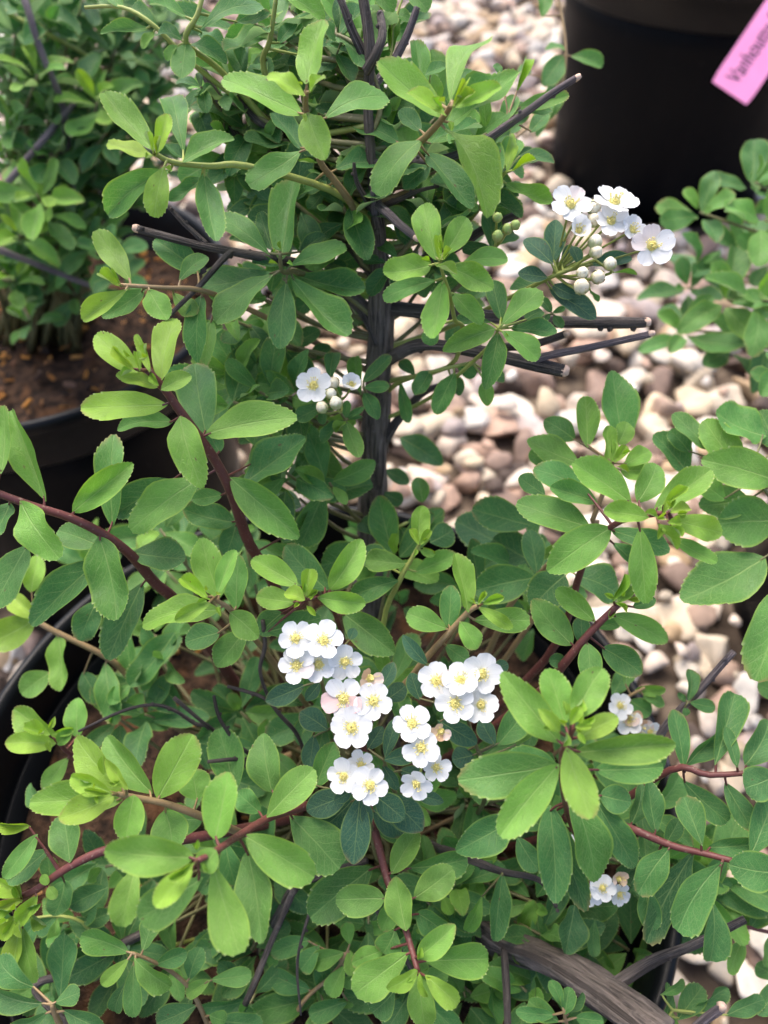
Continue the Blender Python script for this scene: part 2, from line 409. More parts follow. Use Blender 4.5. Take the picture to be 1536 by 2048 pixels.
def soil_mesh(seed):
    seg, ring = 48, 14; v = [(0, 0, 0)]; f = []
    for j in range(1, ring + 1):
        r = (wall_r(SOIL_Z) - .003) * j / ring
        for k in range(seg):
            th = 2 * math.pi * k / seg; x, y = r * math.cos(th), r * math.sin(th)
            v.append((x, y, .010 * noise.noise(Vector((x * 22 + seed, y * 22, 0))) + .005 * noise.noise(Vector((x * 70, y * 70, seed)))))
    f += [(0, 1 + k, 1 + (k + 1) % seg) for k in range(seg)]
    for j in range(ring - 1):
        for k in range(seg):
            a = 1 + j * seg; f.append((a + k, a + seg + k, a + seg + (k + 1) % seg, a + (k + 1) % seg))
    return mesh_of('soil', v, f, M_SOIL)
def pot(i, label, chips, rect=None):
    x, y = POTS[i]
    p = empty('nursery_pot', (x, y, 0), label, 'pot', 'black nursery pots on the gravel')
    link('pot_wall', POT_WALL, p); link('pot_rim', POT_RIM, p)
    s = link('soil', soil_mesh(i), p); s.location = (0, 0, SOIL_Z)
    n = 0; tries = 0
    while n < chips and tries < 9000:
        tries += 1
        r = (wall_r(SOIL_Z) - .012) * math.sqrt(R.random()); th = R.uniform(0, 6.283)
        lx, ly = r * math.cos(th), r * math.sin(th)
        if rect:
            q = proj(Vector((x + lx, y + ly, SOIL_Z)))
            if not (rect[0] < q[0] < rect[2] and rect[1] < q[1] < rect[3]): continue
        c = link('bark_chip', R.choice(CHIP_M), s); L = R.uniform(.0022, .0062)
        c.matrix_basis = Matrix.Translation((lx, ly, .004 + R.uniform(0, .008))) @ Matrix.Rotation(R.uniform(0, 6.28), 4, 'Z') @ Matrix.Rotation(R.gauss(0, .35), 4, 'X') @ Matrix.Rotation(R.gauss(0, .35), 4, 'Y') @ Matrix.Diagonal((L, L, L, 1))
        k = R.choice(CHIPC); q = R.uniform(.7, 1.3); c.color = (k[0] * q, k[1] * q, k[2] * q, 1); n += 1
    return p
pot(0, 'black nursery pot holding the white flowering shrub', 140, (0, 1250, 1536, 2048))
pot(1, 'black nursery pot of orange bark mulch with a small-leaved shrub', 290, (-60, 300, 480, 900))
pot(2, 'black nursery pot under the wide-leaved shrub', 40)
POT4 = pot(3, 'large black nursery pot with a pink name tag over its rim', 60); POT4.scale = (1.35, 1.35, 1.12)

# ------------------------------------------------------------------ leaf shapes
def leaf_shape(seed, teeth=6, s0=.5, a=1.0, b=.5, depth=.07, fold=.10, curve=.0, wave=.03, point=0.0):
    rr = random.Random(seed)
    S_ = [0, .04, .09, .16, .24, .32, .40, .48, .56, .63]
    S_ = [s for s in S_ if s < s0 - .03] + [s0]
    rows = [(s, 1.0, 0) for s in S_]
    if teeth:
        g = (1 - s0) / (teeth + .35)
        for k in range(teeth):
            s = s0 + g * (k + .75 + rr.uniform(-.18, .18))
            rows.append((s, 1.02, 1)); rows.append((s + g * .22, 1.02 - depth * (1 + .6 * k / teeth), 0))
    else:
        rows += [(s, 1, 0) for s in (.5, .6, .7, .78, .85, .91, .96) if s > s0 + .03]
    rows.append((1.0, 1, 1 if teeth else 0))
    def prof(t):
        t = min(max(t, 0), 1); pk = a / (a + b)
        return (t ** a * (1 - t) ** b) / (pk ** a * (1 - pk) ** b)
    cols = (-1, -.62, -.28, 0, .28, .62, 1)
    V, UV, E, T = [], [], [], []
    pw = .035
    asy = [rr.uniform(.94, 1.06), rr.uniform(.94, 1.06)]
    ph = rr.uniform(0, 6)
    def zof(x, t):
        return fold * abs(x) ** 1.3 * .5 * min(1, t * 3) + curve * ((t - .35) ** 2 - .12) + wave * abs(x) * math.sin(t * 9 + ph + (2 if x > 0 else 0)) + .012 * noise.noise(Vector((x * 2, t * 4, seed)))
    bend = rr.uniform(-.05, .05)
    for (s, mul, tt) in rows:
        t = 1 - (1 - s) ** 1.55
        if point: t0 = t
        h = prof(t) * (1 if s < 1 else 0)
        if point: h *= 1 - point * max(0, t - .6)
        h = max(h, pw if t < .5 else 0)
        for c in cols:
            m = mul if abs(c) == 1 else 1 - (1 - mul) * abs(c) * .3
            xx = c * h * m * asy[0 if c < 0 else 1]
            fwd = .012 if (tt and abs(c) == 1 and s < 1) else 0
            tj = t + fwd
            V.append((.5 * xx + bend * math.sin(tj * 3.1), tj, zof(xx, tj))); UV.append((xx * .5 + .5, tj)); E.append(abs(c) if s < 1 else 1); T.append(1.0 if (tt and (abs(c) == 1 or s == 1)) else 0.0)
    n = len(cols); F = []
    for i in range(len(rows) - 1):
        for k in range(n - 1):
            F.append((i * n + k, i * n + k + 1, (i + 1) * n + k + 1, (i + 1) * n + k))
    return V, F, UV, E, T
def leaf_mesh(shape, name='leaf'):
    V, F, UV, E, T = shape
    m = mesh_of(name, V, F, M_LEAF)
    ul = m.uv_layers.new(name='UVMap'); li = [0] * len(m.loops); m.loops.foreach_get('vertex_index', li)
    ul.data.foreach_set('uv', [c for i in li for c in UV[i]])
    e = m.attributes.new('edge', 'FLOAT', 'POINT'); e.data.foreach_set('value', E)
    t = m.attributes.new('tooth', 'FLOAT', 'POINT'); t.data.foreach_set('value', T)
    return m
SHAPES = {'S': [], 'A': [], 'E': [], 'Y': []}
for k in range(14):
    SHAPES['S'].append(leaf_shape(k, R.choice((5, 6, 7)), R.uniform(.44, .58), R.uniform(.64, .88), R.uniform(.52, .68), R.uniform(.06, .09), R.uniform(.06, .38), R.uniform(-.6, .3), R.uniform(.03, .10)))
for k in range(14):
    SHAPES['A'].append(leaf_shape(k + 20, R.choice((3, 3, 4, 4)), R.uniform(.58, .72), R.uniform(.82, 1.1), R.uniform(.42, .56), R.uniform(.08, .12), R.uniform(.05, .38), R.uniform(-.6, .3), R.uniform(.02, .07)))
for k in range(5):
    SHAPES['E'].append(leaf_shape(k + 40, 0, .45, R.uniform(.8, 1.0), R.uniform(.58, .72), 0, R.uniform(.06, .18), R.uniform(-.3, 0), .01, .25))
for k in range(5):
    SHAPES['Y'].append(leaf_shape(k + 60, 4, .5, R.uniform(.8, 1.0), R.uniform(.6, .75), .09, R.uniform(.5, 1.1), R.uniform(-.6, .3), .06))
MESHES = {k: [leaf_mesh(s) for s in v] for k, v in SHAPES.items()}
LC = [(.052, .160, .056), (.090, .250, .064), (.190, .400, .066), (.345, .540, .060), (.030, .090, .036), (.046, .136, .078)]  # leaf greens; the darkest has deep shade put into its colour
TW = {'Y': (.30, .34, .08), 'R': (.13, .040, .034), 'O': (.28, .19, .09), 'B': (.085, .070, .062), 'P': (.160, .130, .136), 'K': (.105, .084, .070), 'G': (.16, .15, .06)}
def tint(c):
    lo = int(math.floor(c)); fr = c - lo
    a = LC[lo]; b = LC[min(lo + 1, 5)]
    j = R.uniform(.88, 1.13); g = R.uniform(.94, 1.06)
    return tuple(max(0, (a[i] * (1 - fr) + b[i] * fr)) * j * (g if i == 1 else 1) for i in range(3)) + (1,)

class Shrub:
    def __init__(s, name, loc, label, cat='shrub', group=None, limit=300):
        s.root = empty(name, loc, label, cat, group); s.org = Vector(loc); s.tw = []; s.lv = []; s.limit = limit
    def twig(s, pts, radii, kind, name='twig', sides=7, rough=.08, sub=4):
        t = Tubes(); t.tube(pts, radii, sides=sides, sub=sub, rough=rough, seed=len(s.tw))
        s.tw.append((t, kind, name)); return len(s.tw) - 1
    def leaf3(s, base, tip, N, width, kind, col, tw, size):
        A = tip - base; L = A.length
        if L < 1e-5: return
        A.normalize(); N = (N - A * N.dot(A)).normalized(); W = A.cross(N)
        M = Matrix(((W.x * width, A.x * L, N.x * L, base.x - s.org.x), (W.y * width, A.y * L, N.y * L, base.y - s.org.y), (W.z * width, A.z * L, N.z * L, base.z - s.org.z), (0, 0, 0, 1)))
        s.lv.append((size, M, kind, col, tw))
    def finish(s):
        objs = []
        for t, kind, name in s.tw:
            objs.append(t.build(name, M_BARK if kind in 'BPK' else M_TWIG, s.root, s.org, TW[kind] + (1,)))
        s.lv.sort(key=lambda a: -a[0])
        V, F, UV, E, T, C = [], [], [], [], [], []
        for i, (sz, M, kind, col, tw) in enumerate(s.lv):
            k = R.randrange(len(SHAPES[kind]))
            if i < s.limit:
                o = link('leaf', MESHES[kind][k], objs[tw] if tw is not None else s.root); o.matrix_basis = M; o.color = col
            else:
                v, f, uv, e, t = SHAPES[kind][k]; b = len(V); r = R.random()
                V += [tuple(M @ Vector(p)) for p in v]; F += [tuple(b + q for q in g) for g in f]; UV += uv; E += e; T += t; C += [col[:3] + (r,)] * len(v)
        if V:
            m = leaf_mesh((V, F, UV, E, T), 'leaves'); m.materials.clear(); m.materials.append(M_LEAFS)
            ca = m.color_attributes.new('tint', 'FLOAT_COLOR', 'POINT'); ca.data.foreach_set('color', [q for c in C for q in c])
            tag(link('leaves', m, s.root), kind='stuff')

TRUNK = [(735, 1440, .505), (738, 1280, .50), (742, 1090, .47), (748, 900, .435), (757, 760, .415), (764, 620, .395), (760, 520, .38), (752, 430, .365), (742, 320, .352), (735, 200, .342), (738, 90, .332), (722, -30, .325)]
def trunk_at(py):
    py = max(min(py, TRUNK[0][1]), TRUNK[-1][1])
    for a, b in zip(TRUNK, TRUNK[1:]):
        if b[1] <= py <= a[1]:
            t = (a[1] - py) / (a[1] - b[1]); return tuple(a[i] * (1 - t) + b[i] * t for i in range(3))
def lerp_poly(poly, x, y):
    best = None
    for a, b in zip(poly, poly[1:]):
        dx, dy = b[0] - a[0], b[1] - a[1]; q = dx * dx + dy * dy
        t = 0 if q == 0 else min(max(((x - a[0]) * dx + (y - a[1]) * dy) / q, 0), 1)
        X, Y, D = (a[i] + t * (b[i] - a[i]) for i in range(3)); e = math.hypot(X - x, Y - y)
        if best is None or e < best[0]: best = (e, X, Y, D)
    return best
def shoot(sh, poly, rad, kind, leaves, conn='T', lk='SA'):
    """poly: base-to-tip 'x y depth' pixels; leaves: 'bx by tx ty width tone [depth offset mm] [lift mm]'"""
    P = [tuple(float(q) for q in p.split()) for p in poly.split(',')]
    pts = [at(*p) for p in P]; r = [rad * (1.0 - .35 * i / max(len(P) - 1, 1)) * p[2] / FPX for i, p in enumerate(P)]
    if conn == 'T':
        t = trunk_at(P[0][1] + 110 + R.uniform(-20, 60)); a = at(*t); b = pts[0]
        dr = (pts[0] - pts[1]).normalized(); mid = b + dr * (a - b).length * .4; mid = mid.lerp(a, .3) + FW * .006; pts = [a, mid] + pts; r = [r[0] * 1.35, r[0] * 1.15] + r
    elif conn == 'S':
        a = Vector((POTS[0][0] + R.uniform(-.05, .07), POTS[0][1] + R.uniform(-.03, .07), SOIL_Z - .01)); b = pts[0]
        dr = (pts[0] - pts[1]).normalized(); mid = (b + dr * (a - b).length * .4).lerp(a, .35); pts = [a, mid] + pts; r = [r[0] * 1.4, r[0] * 1.2] + r
    tw = sh.twig(pts, r, kind, 'branch' if kind in 'BP' else 'twig')
    tub = sh.tw[tw][0]
    for L in leaves.split(';'):
        q = [float(a) for a in L.split()]
        if len(q) < 6: continue
        bx, by, tx, ty, wd, c = q[:6]; dd = q[6] / 1000 if len(q) > 6 else 0.0
        e, X, Y, D = lerp_poly(P, bx, by); d = D + dd
        px = math.hypot(tx - bx, ty - by); Lm = px * d / FPX; upc = (by - ty) / px
        tilt = .30 * upc + R.uniform(-.16, .16)
        if len(q) > 7: tilt = q[7]
        base = at(bx, by, d); tip = at(tx, ty, d + tilt * Lm)
        N = (-FW * .75 + Vector((0, 0, .45)) + Vector((R.gauss(0, .22), R.gauss(0, .22), R.gauss(0, .15)))).normalized()
        A = (tip - base).normalized(); N2 = (N - A * N.dot(A)).normalized(); W = A.cross(N2)
        k = max((W - FW * W.dot(FW)).length, .6)
        kd = 'E' if c >= 5 else R.choice(lk)
        if c >= 2.3 and c < 5 and px < 72: kd = 'Y'; wd *= .86
        sh.leaf3(base, tip, N, wd * .91 * d / FPX / k, kd, tint(min(c, 5)), tw, wd * px)
        # petiole
        tp = at(X, Y, D); g = (tp - base).length
        inn = base.lerp(tip, .06)
        if g < .03: tub.tube([tp, tp.lerp(base, .6) + (tip - base) * .02, inn], [.0007, .00055, .0004], sides=5, sub=2, cap=False)
def whorl(sh, c, axis, n, L, tone, tw, ratio=.42, kinds='A', young=0, sizek=1.0):
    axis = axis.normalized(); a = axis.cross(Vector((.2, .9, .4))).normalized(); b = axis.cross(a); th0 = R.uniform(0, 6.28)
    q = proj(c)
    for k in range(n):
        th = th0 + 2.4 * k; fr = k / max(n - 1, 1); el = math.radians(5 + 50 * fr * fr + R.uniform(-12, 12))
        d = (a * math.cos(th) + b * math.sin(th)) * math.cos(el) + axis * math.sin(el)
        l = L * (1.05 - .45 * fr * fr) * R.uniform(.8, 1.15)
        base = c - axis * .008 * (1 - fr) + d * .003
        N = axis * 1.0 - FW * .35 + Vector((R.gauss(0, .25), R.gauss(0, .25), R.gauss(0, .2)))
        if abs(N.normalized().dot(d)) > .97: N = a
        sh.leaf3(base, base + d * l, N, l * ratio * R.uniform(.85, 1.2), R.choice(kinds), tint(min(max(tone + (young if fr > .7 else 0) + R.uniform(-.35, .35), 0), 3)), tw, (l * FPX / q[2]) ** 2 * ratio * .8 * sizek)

# ------------------------------------------------------------------ the flowering shrub
MAIN = Shrub('flowering_shrub', (POTS[0][0] + .02, POTS[0][1] + .03, SOIL_Z), 'leafy green shrub with clusters of small white flowers, dark stem in the middle')
def stem(pts, r0, r1, kind='B', name='branch', sh=MAIN, rough=.32, cut=False, sides=10):
    P = [tuple(float(q) for q in p.split()) for p in pts.split(',')]; n = len(P)
    V = [at(*p) for p in P]; rr = [(r0 + (r1 - r0) * i / (n - 1)) * .8 * P[i][2] / FPX for i in range(n)]
    i = sh.twig(V, rr, kind, name, sides, rough, 6)
    if cut:
        t = Tubes(); d = (V[-1] - V[-2]).normalized(); t.tube([V[-1] - d * .0006, V[-1] + d * .0010 - FW * .0003, V[-1] + d * .0022 - FW * .0004], [rr[-1] * 1.02, rr[-1] * .96, rr[-1] * .62], 10, 1, rough=.15); sh_cuts.append((t, i, sh))
    # bud knobs along woody stems
    if kind in 'BP':
        for k in range(max(1, n)):
            a, b = R.choice(list(zip(V, V[1:]))); p = a.lerp(b, R.random()); rad = rr[0]
            sh.tw[i][0].blob(p + Vector((R.gauss(0, 1), R.gauss(0, 1), R.gauss(0, 1))).normalized() * rad * .8, max(rad * .4, .0008), k)
    return i
sh_cuts = []
P = [at(*p) for p in TRUNK]
rp = [28, 28, 27, 27, 26, 25, 18, 13, 10, 9, 11, 8]
MAIN.twig(P, [r * p[2] / FPX for r, p in zip(rp, TRUNK)], 'K', 'trunk', 18, .28, 12)
stem('755 450 .366,750 425 .358,748 400 .352,747 372 .346', 12, 8, 'P', cut=True)
stem('748 425 .36,728 392 .352,712 360 .347,708 325 .343', 9, 4)
stem('752 408 .356,775 425 .346,800 450 .34,832 476 .333', 12, 8, 'P', cut=True)
stem('757 415 .36,790 402 .352,835 382 .345,878 372 .342', 8, 4)
stem('745 330 .352,800 325 .36,880 320 .36,955 290 .352,1040 233 .34,1100 190 .334,1152 157 .33', 13, 8, 'P', cut=True)
stem('738 180 .34,765 150 .342,790 120 .342,815 70 .34,835 15 .336', 11, 9, 'P')
stem('735 140 .33,752 110 .322,765 70 .32,760 25 .322', 14, 9)
stem('728 110 .335,705 60 .33,690 20 .327,668 -30 .325', 12, 9)
stem('755 560 .385,690 480 .395,600 430 .40,540 380 .392,505 320 .385,450 225 .375,395 120 .368', 15, 10)
stem('748 420 .365,700 378 .38,650 335 .382,590 290 .378,523 247 .372,470 190 .37', 13, 9)
stem('760 640 .40,690 580 .395,620 535 .38,543 517 .358,420 495 .352,350 478 .35,275 458 .348', 14, 10, cut=True)
stem('412 488 .352,385 462 .35,362 440 .348,337 412 .346', 8, 5)
stem('462 505 .352,440 525 .345,400 570 .34,370 600 .338,340 630 .336', 8, 5)
stem('755 690 .40,735 640 .40,712 610 .402,695 595 .404', 12, 9)
stem('770 615 .395,850 622 .388,960 632 .38,1080 643 .372,1190 645 .368,1292 645 .364', 19, 12, cut=True)
stem('768 730 .41,800 705 .39,850 690 .38,940 700 .372,1040 722 .364,1128 742 .358', 17, 15, cut=True)
stem('1062 727 .364,1090 713 .358,1200 690 .352,1300 668 .348', 11, 8, 'P', cut=True)
stem('985 695 .378,1060 690 .374,1130 668 .37', 10, 9, cut=True)
stem('770 880 .43,800 835 .425,840 790 .42,880 770 .42', 14, 7)
stem('745 560 .385,850 520 .388,920 490 .38,980 452 .372,1045 425 .366', 14, 9)
stem('738 1280 .50,830 1690 .47,975 1860 .405,1100 1920 .372,1200 1980 .35,1330 2080 .32', 24, 46, 'K', rough=.42, sides=18)
stem('1205 1985 .348,1300 1925 .35,1385 1890 .35,1490 1838 .348', 14, 9)
stem('1008 1900 .385,1012 1960 .37,1015 2060 .35', 10, 9)
stem('860 1690 .42,930 1715 .372,1000 1742 .362,1080 1762 .356,1113 1815 .352', 11, 5)
stem('1330 1530 .40,1320 1470 .385,1395 1385 .372,1467 1303 .36', 12, 8, 'P')
stem('525 1900 .43,560 1830 .40,590 1775 .372,645 1750 .36,735 1720 .355', 15, 8)
stem('590 1775 .37,545 1880 .375,490 2010 .37', 8, 8)
stem('640 1760 .36,622 1815 .35,595 1920 .345,602 2030 .345', 5, 3)
stem('850 1980 .36,800 1900 .362,740 1800 .37', 6, 5)
stem('200 2100 .38,70 1982 .385,140 1945 .385,210 1905 .39,300 1860 .40', 9, 11)
stem('620 1560 .41,600 1480 .365,560 1430 .352,525 1395 .346,455 1373 .34', 6, 4)
stem('555 1425 .352,535 1390 .346,520 1340 .342,530 1290 .338,525 1240 .335', 4, 5)
stem('560 1600 .42,510 1520 .37,475 1490 .36,440 1437 .352,428 1392 .347', 6, 4)
stem('520 1520 .37,470 1518 .352,415 1523 .346', 5, 4)
stem('500 1540 .40,427 1460 .37,390 1447 .366,347 1420 .362,303 1410 .36,243 1423 .358,157 1463 .355', 5, 3)
stem('430 1462 .37,400 1440 .36,348 1395 .355', 4, 5)

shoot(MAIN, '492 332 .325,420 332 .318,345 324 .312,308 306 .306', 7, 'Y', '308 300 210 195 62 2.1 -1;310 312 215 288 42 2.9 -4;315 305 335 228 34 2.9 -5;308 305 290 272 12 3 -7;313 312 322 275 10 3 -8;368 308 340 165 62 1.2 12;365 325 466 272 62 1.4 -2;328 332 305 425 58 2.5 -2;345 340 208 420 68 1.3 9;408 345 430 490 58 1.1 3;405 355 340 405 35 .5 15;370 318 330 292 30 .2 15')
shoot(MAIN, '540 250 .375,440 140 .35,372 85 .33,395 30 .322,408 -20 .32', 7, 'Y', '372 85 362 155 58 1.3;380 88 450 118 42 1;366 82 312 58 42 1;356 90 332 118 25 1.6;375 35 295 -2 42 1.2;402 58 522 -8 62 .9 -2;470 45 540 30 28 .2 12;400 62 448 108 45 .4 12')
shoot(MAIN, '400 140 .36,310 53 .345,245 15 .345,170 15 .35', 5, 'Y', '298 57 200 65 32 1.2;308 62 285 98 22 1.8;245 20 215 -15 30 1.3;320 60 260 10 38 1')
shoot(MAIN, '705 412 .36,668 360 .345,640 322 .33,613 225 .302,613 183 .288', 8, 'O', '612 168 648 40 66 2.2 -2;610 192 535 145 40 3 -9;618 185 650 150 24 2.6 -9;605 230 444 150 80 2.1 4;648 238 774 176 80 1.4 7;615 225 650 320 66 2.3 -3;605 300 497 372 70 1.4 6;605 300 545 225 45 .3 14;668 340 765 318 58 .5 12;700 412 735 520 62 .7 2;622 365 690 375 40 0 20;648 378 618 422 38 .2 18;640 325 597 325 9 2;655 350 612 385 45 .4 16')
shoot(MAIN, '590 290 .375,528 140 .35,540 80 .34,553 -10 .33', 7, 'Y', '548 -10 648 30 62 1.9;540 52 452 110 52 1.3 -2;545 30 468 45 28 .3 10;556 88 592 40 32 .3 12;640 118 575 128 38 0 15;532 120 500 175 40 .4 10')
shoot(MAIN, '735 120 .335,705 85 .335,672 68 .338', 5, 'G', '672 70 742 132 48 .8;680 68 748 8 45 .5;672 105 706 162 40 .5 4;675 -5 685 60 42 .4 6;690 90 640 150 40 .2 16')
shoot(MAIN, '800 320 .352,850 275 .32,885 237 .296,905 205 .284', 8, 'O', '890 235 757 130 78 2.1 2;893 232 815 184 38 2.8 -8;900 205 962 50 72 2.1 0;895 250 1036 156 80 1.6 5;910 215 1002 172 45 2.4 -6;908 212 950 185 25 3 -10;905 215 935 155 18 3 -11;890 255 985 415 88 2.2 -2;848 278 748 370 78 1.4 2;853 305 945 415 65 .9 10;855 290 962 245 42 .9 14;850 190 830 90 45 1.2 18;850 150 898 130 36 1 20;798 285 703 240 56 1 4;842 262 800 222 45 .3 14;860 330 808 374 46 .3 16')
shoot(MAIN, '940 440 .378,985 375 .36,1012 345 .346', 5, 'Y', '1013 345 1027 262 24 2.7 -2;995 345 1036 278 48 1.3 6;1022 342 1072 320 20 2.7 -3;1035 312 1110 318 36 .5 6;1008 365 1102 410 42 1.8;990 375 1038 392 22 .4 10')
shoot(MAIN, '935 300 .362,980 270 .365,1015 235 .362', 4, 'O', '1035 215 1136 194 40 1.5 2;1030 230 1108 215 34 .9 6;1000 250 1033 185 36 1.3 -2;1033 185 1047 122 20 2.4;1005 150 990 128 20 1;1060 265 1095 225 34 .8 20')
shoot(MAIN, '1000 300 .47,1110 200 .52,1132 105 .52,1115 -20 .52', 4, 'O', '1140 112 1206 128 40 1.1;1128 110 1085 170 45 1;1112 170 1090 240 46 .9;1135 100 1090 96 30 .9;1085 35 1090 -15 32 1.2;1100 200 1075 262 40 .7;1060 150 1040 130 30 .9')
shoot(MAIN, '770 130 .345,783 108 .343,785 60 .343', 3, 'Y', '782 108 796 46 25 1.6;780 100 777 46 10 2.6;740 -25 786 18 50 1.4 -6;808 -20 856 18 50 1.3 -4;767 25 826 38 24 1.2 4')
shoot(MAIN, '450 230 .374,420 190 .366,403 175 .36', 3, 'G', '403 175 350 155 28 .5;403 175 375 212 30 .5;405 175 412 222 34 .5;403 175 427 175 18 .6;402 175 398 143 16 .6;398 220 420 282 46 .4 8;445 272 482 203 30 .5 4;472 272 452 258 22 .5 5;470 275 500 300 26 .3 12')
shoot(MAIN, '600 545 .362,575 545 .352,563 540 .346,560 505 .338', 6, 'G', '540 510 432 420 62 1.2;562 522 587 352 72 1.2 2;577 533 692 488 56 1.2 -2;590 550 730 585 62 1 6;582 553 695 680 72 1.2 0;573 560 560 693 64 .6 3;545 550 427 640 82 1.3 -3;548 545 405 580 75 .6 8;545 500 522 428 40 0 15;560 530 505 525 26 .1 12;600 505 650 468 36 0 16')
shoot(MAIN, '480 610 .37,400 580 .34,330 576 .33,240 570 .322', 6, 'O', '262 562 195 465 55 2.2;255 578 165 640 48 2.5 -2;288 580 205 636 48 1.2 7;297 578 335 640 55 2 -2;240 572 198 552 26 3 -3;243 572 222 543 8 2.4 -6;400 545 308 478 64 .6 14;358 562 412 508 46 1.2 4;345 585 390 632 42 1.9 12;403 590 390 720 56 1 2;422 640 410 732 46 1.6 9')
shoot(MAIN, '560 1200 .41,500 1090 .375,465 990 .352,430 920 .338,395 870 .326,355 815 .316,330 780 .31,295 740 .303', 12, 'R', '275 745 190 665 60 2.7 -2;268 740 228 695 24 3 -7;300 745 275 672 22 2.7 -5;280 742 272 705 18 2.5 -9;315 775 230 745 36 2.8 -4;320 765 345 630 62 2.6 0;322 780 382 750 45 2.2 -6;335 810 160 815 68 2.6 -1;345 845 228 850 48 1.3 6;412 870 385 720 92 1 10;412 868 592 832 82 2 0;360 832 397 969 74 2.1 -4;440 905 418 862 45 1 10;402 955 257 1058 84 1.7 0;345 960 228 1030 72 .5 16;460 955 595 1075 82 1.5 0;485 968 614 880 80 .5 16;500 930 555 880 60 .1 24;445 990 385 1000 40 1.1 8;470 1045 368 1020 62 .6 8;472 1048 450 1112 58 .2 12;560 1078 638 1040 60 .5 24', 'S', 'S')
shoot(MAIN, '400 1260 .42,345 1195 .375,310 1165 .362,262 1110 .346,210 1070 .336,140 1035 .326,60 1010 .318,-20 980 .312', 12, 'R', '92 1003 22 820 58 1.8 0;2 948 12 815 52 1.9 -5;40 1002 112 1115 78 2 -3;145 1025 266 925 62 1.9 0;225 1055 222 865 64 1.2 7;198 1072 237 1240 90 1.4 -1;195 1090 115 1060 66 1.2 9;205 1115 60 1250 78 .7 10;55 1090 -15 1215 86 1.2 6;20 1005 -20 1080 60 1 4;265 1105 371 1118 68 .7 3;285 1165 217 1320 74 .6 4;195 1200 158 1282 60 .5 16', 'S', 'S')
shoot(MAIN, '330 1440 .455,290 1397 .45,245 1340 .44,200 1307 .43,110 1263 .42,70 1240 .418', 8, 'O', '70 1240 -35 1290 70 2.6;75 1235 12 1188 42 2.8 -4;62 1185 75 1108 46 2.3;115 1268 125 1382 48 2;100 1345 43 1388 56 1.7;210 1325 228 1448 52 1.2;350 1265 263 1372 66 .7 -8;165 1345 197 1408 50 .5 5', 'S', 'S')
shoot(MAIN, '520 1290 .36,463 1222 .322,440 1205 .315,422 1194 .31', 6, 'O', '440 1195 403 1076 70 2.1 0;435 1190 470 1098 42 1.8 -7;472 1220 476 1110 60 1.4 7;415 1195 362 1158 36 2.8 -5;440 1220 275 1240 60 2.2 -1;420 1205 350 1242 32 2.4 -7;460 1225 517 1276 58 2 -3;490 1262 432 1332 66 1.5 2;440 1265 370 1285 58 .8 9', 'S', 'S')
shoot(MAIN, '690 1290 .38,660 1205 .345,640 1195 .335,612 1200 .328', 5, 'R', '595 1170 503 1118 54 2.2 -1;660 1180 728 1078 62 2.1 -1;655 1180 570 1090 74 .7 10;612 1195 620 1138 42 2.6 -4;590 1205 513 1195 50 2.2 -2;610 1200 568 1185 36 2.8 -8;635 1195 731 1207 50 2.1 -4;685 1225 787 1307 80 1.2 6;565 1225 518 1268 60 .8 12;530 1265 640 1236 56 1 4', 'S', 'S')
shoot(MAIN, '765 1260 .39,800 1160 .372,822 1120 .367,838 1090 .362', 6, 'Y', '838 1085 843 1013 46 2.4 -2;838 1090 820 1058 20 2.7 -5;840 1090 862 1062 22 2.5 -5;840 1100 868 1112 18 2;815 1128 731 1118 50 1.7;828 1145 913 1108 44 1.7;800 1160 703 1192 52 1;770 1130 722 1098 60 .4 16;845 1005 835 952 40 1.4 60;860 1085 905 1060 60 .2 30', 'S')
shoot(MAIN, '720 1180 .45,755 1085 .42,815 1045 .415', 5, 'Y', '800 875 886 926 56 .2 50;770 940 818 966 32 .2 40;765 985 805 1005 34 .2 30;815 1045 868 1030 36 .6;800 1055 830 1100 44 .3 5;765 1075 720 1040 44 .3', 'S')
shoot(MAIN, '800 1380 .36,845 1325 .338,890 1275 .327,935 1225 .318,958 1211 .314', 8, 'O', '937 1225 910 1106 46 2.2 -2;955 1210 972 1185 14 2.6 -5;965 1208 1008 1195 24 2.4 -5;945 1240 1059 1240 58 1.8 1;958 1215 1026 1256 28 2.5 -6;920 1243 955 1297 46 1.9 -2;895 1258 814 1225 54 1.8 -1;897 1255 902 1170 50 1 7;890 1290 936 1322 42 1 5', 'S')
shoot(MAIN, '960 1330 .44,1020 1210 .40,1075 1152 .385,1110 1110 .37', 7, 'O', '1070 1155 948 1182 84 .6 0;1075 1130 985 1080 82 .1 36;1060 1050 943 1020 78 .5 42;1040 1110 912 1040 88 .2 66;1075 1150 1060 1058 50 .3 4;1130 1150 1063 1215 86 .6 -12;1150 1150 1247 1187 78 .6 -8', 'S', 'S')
shoot(MAIN, '1090 1320 .40,1165 1130 .345,1225 1052 .318,1300 1030 .302,1338 1027 .296', 8, 'R', '1262 1005 1145 925 74 1.9 1;1275 1005 1320 924 66 1.8 4;1308 1020 1421 940 62 2.1 0;1325 1010 1376 977 24 2.6 -6;1298 1035 1207 1022 48 2.3 -5;1345 1040 1448 1066 56 2.4 0;1325 1030 1330 1003 14 2.8 -9;1340 1025 1383 1014 28 2.8 -7;1335 1045 1362 1046 25 2.8 -8;1280 1055 1291 1206 54 1.9 0;1315 1045 1353 1101 30 2.4 -4;1345 1075 1431 1126 38 1.8 4;1222 1055 1096 1141 84 1.8 0;1180 1055 1034 1003 78 1.5 2;1195 1005 1100 975 50 1.2 12;1170 975 1068 935 62 1 14;1090 990 1037 955 46 .8 20;1222 1060 1342 1100 50 .8 9;1225 1085 1281 1141 38 .8 9', 'S', 'S')
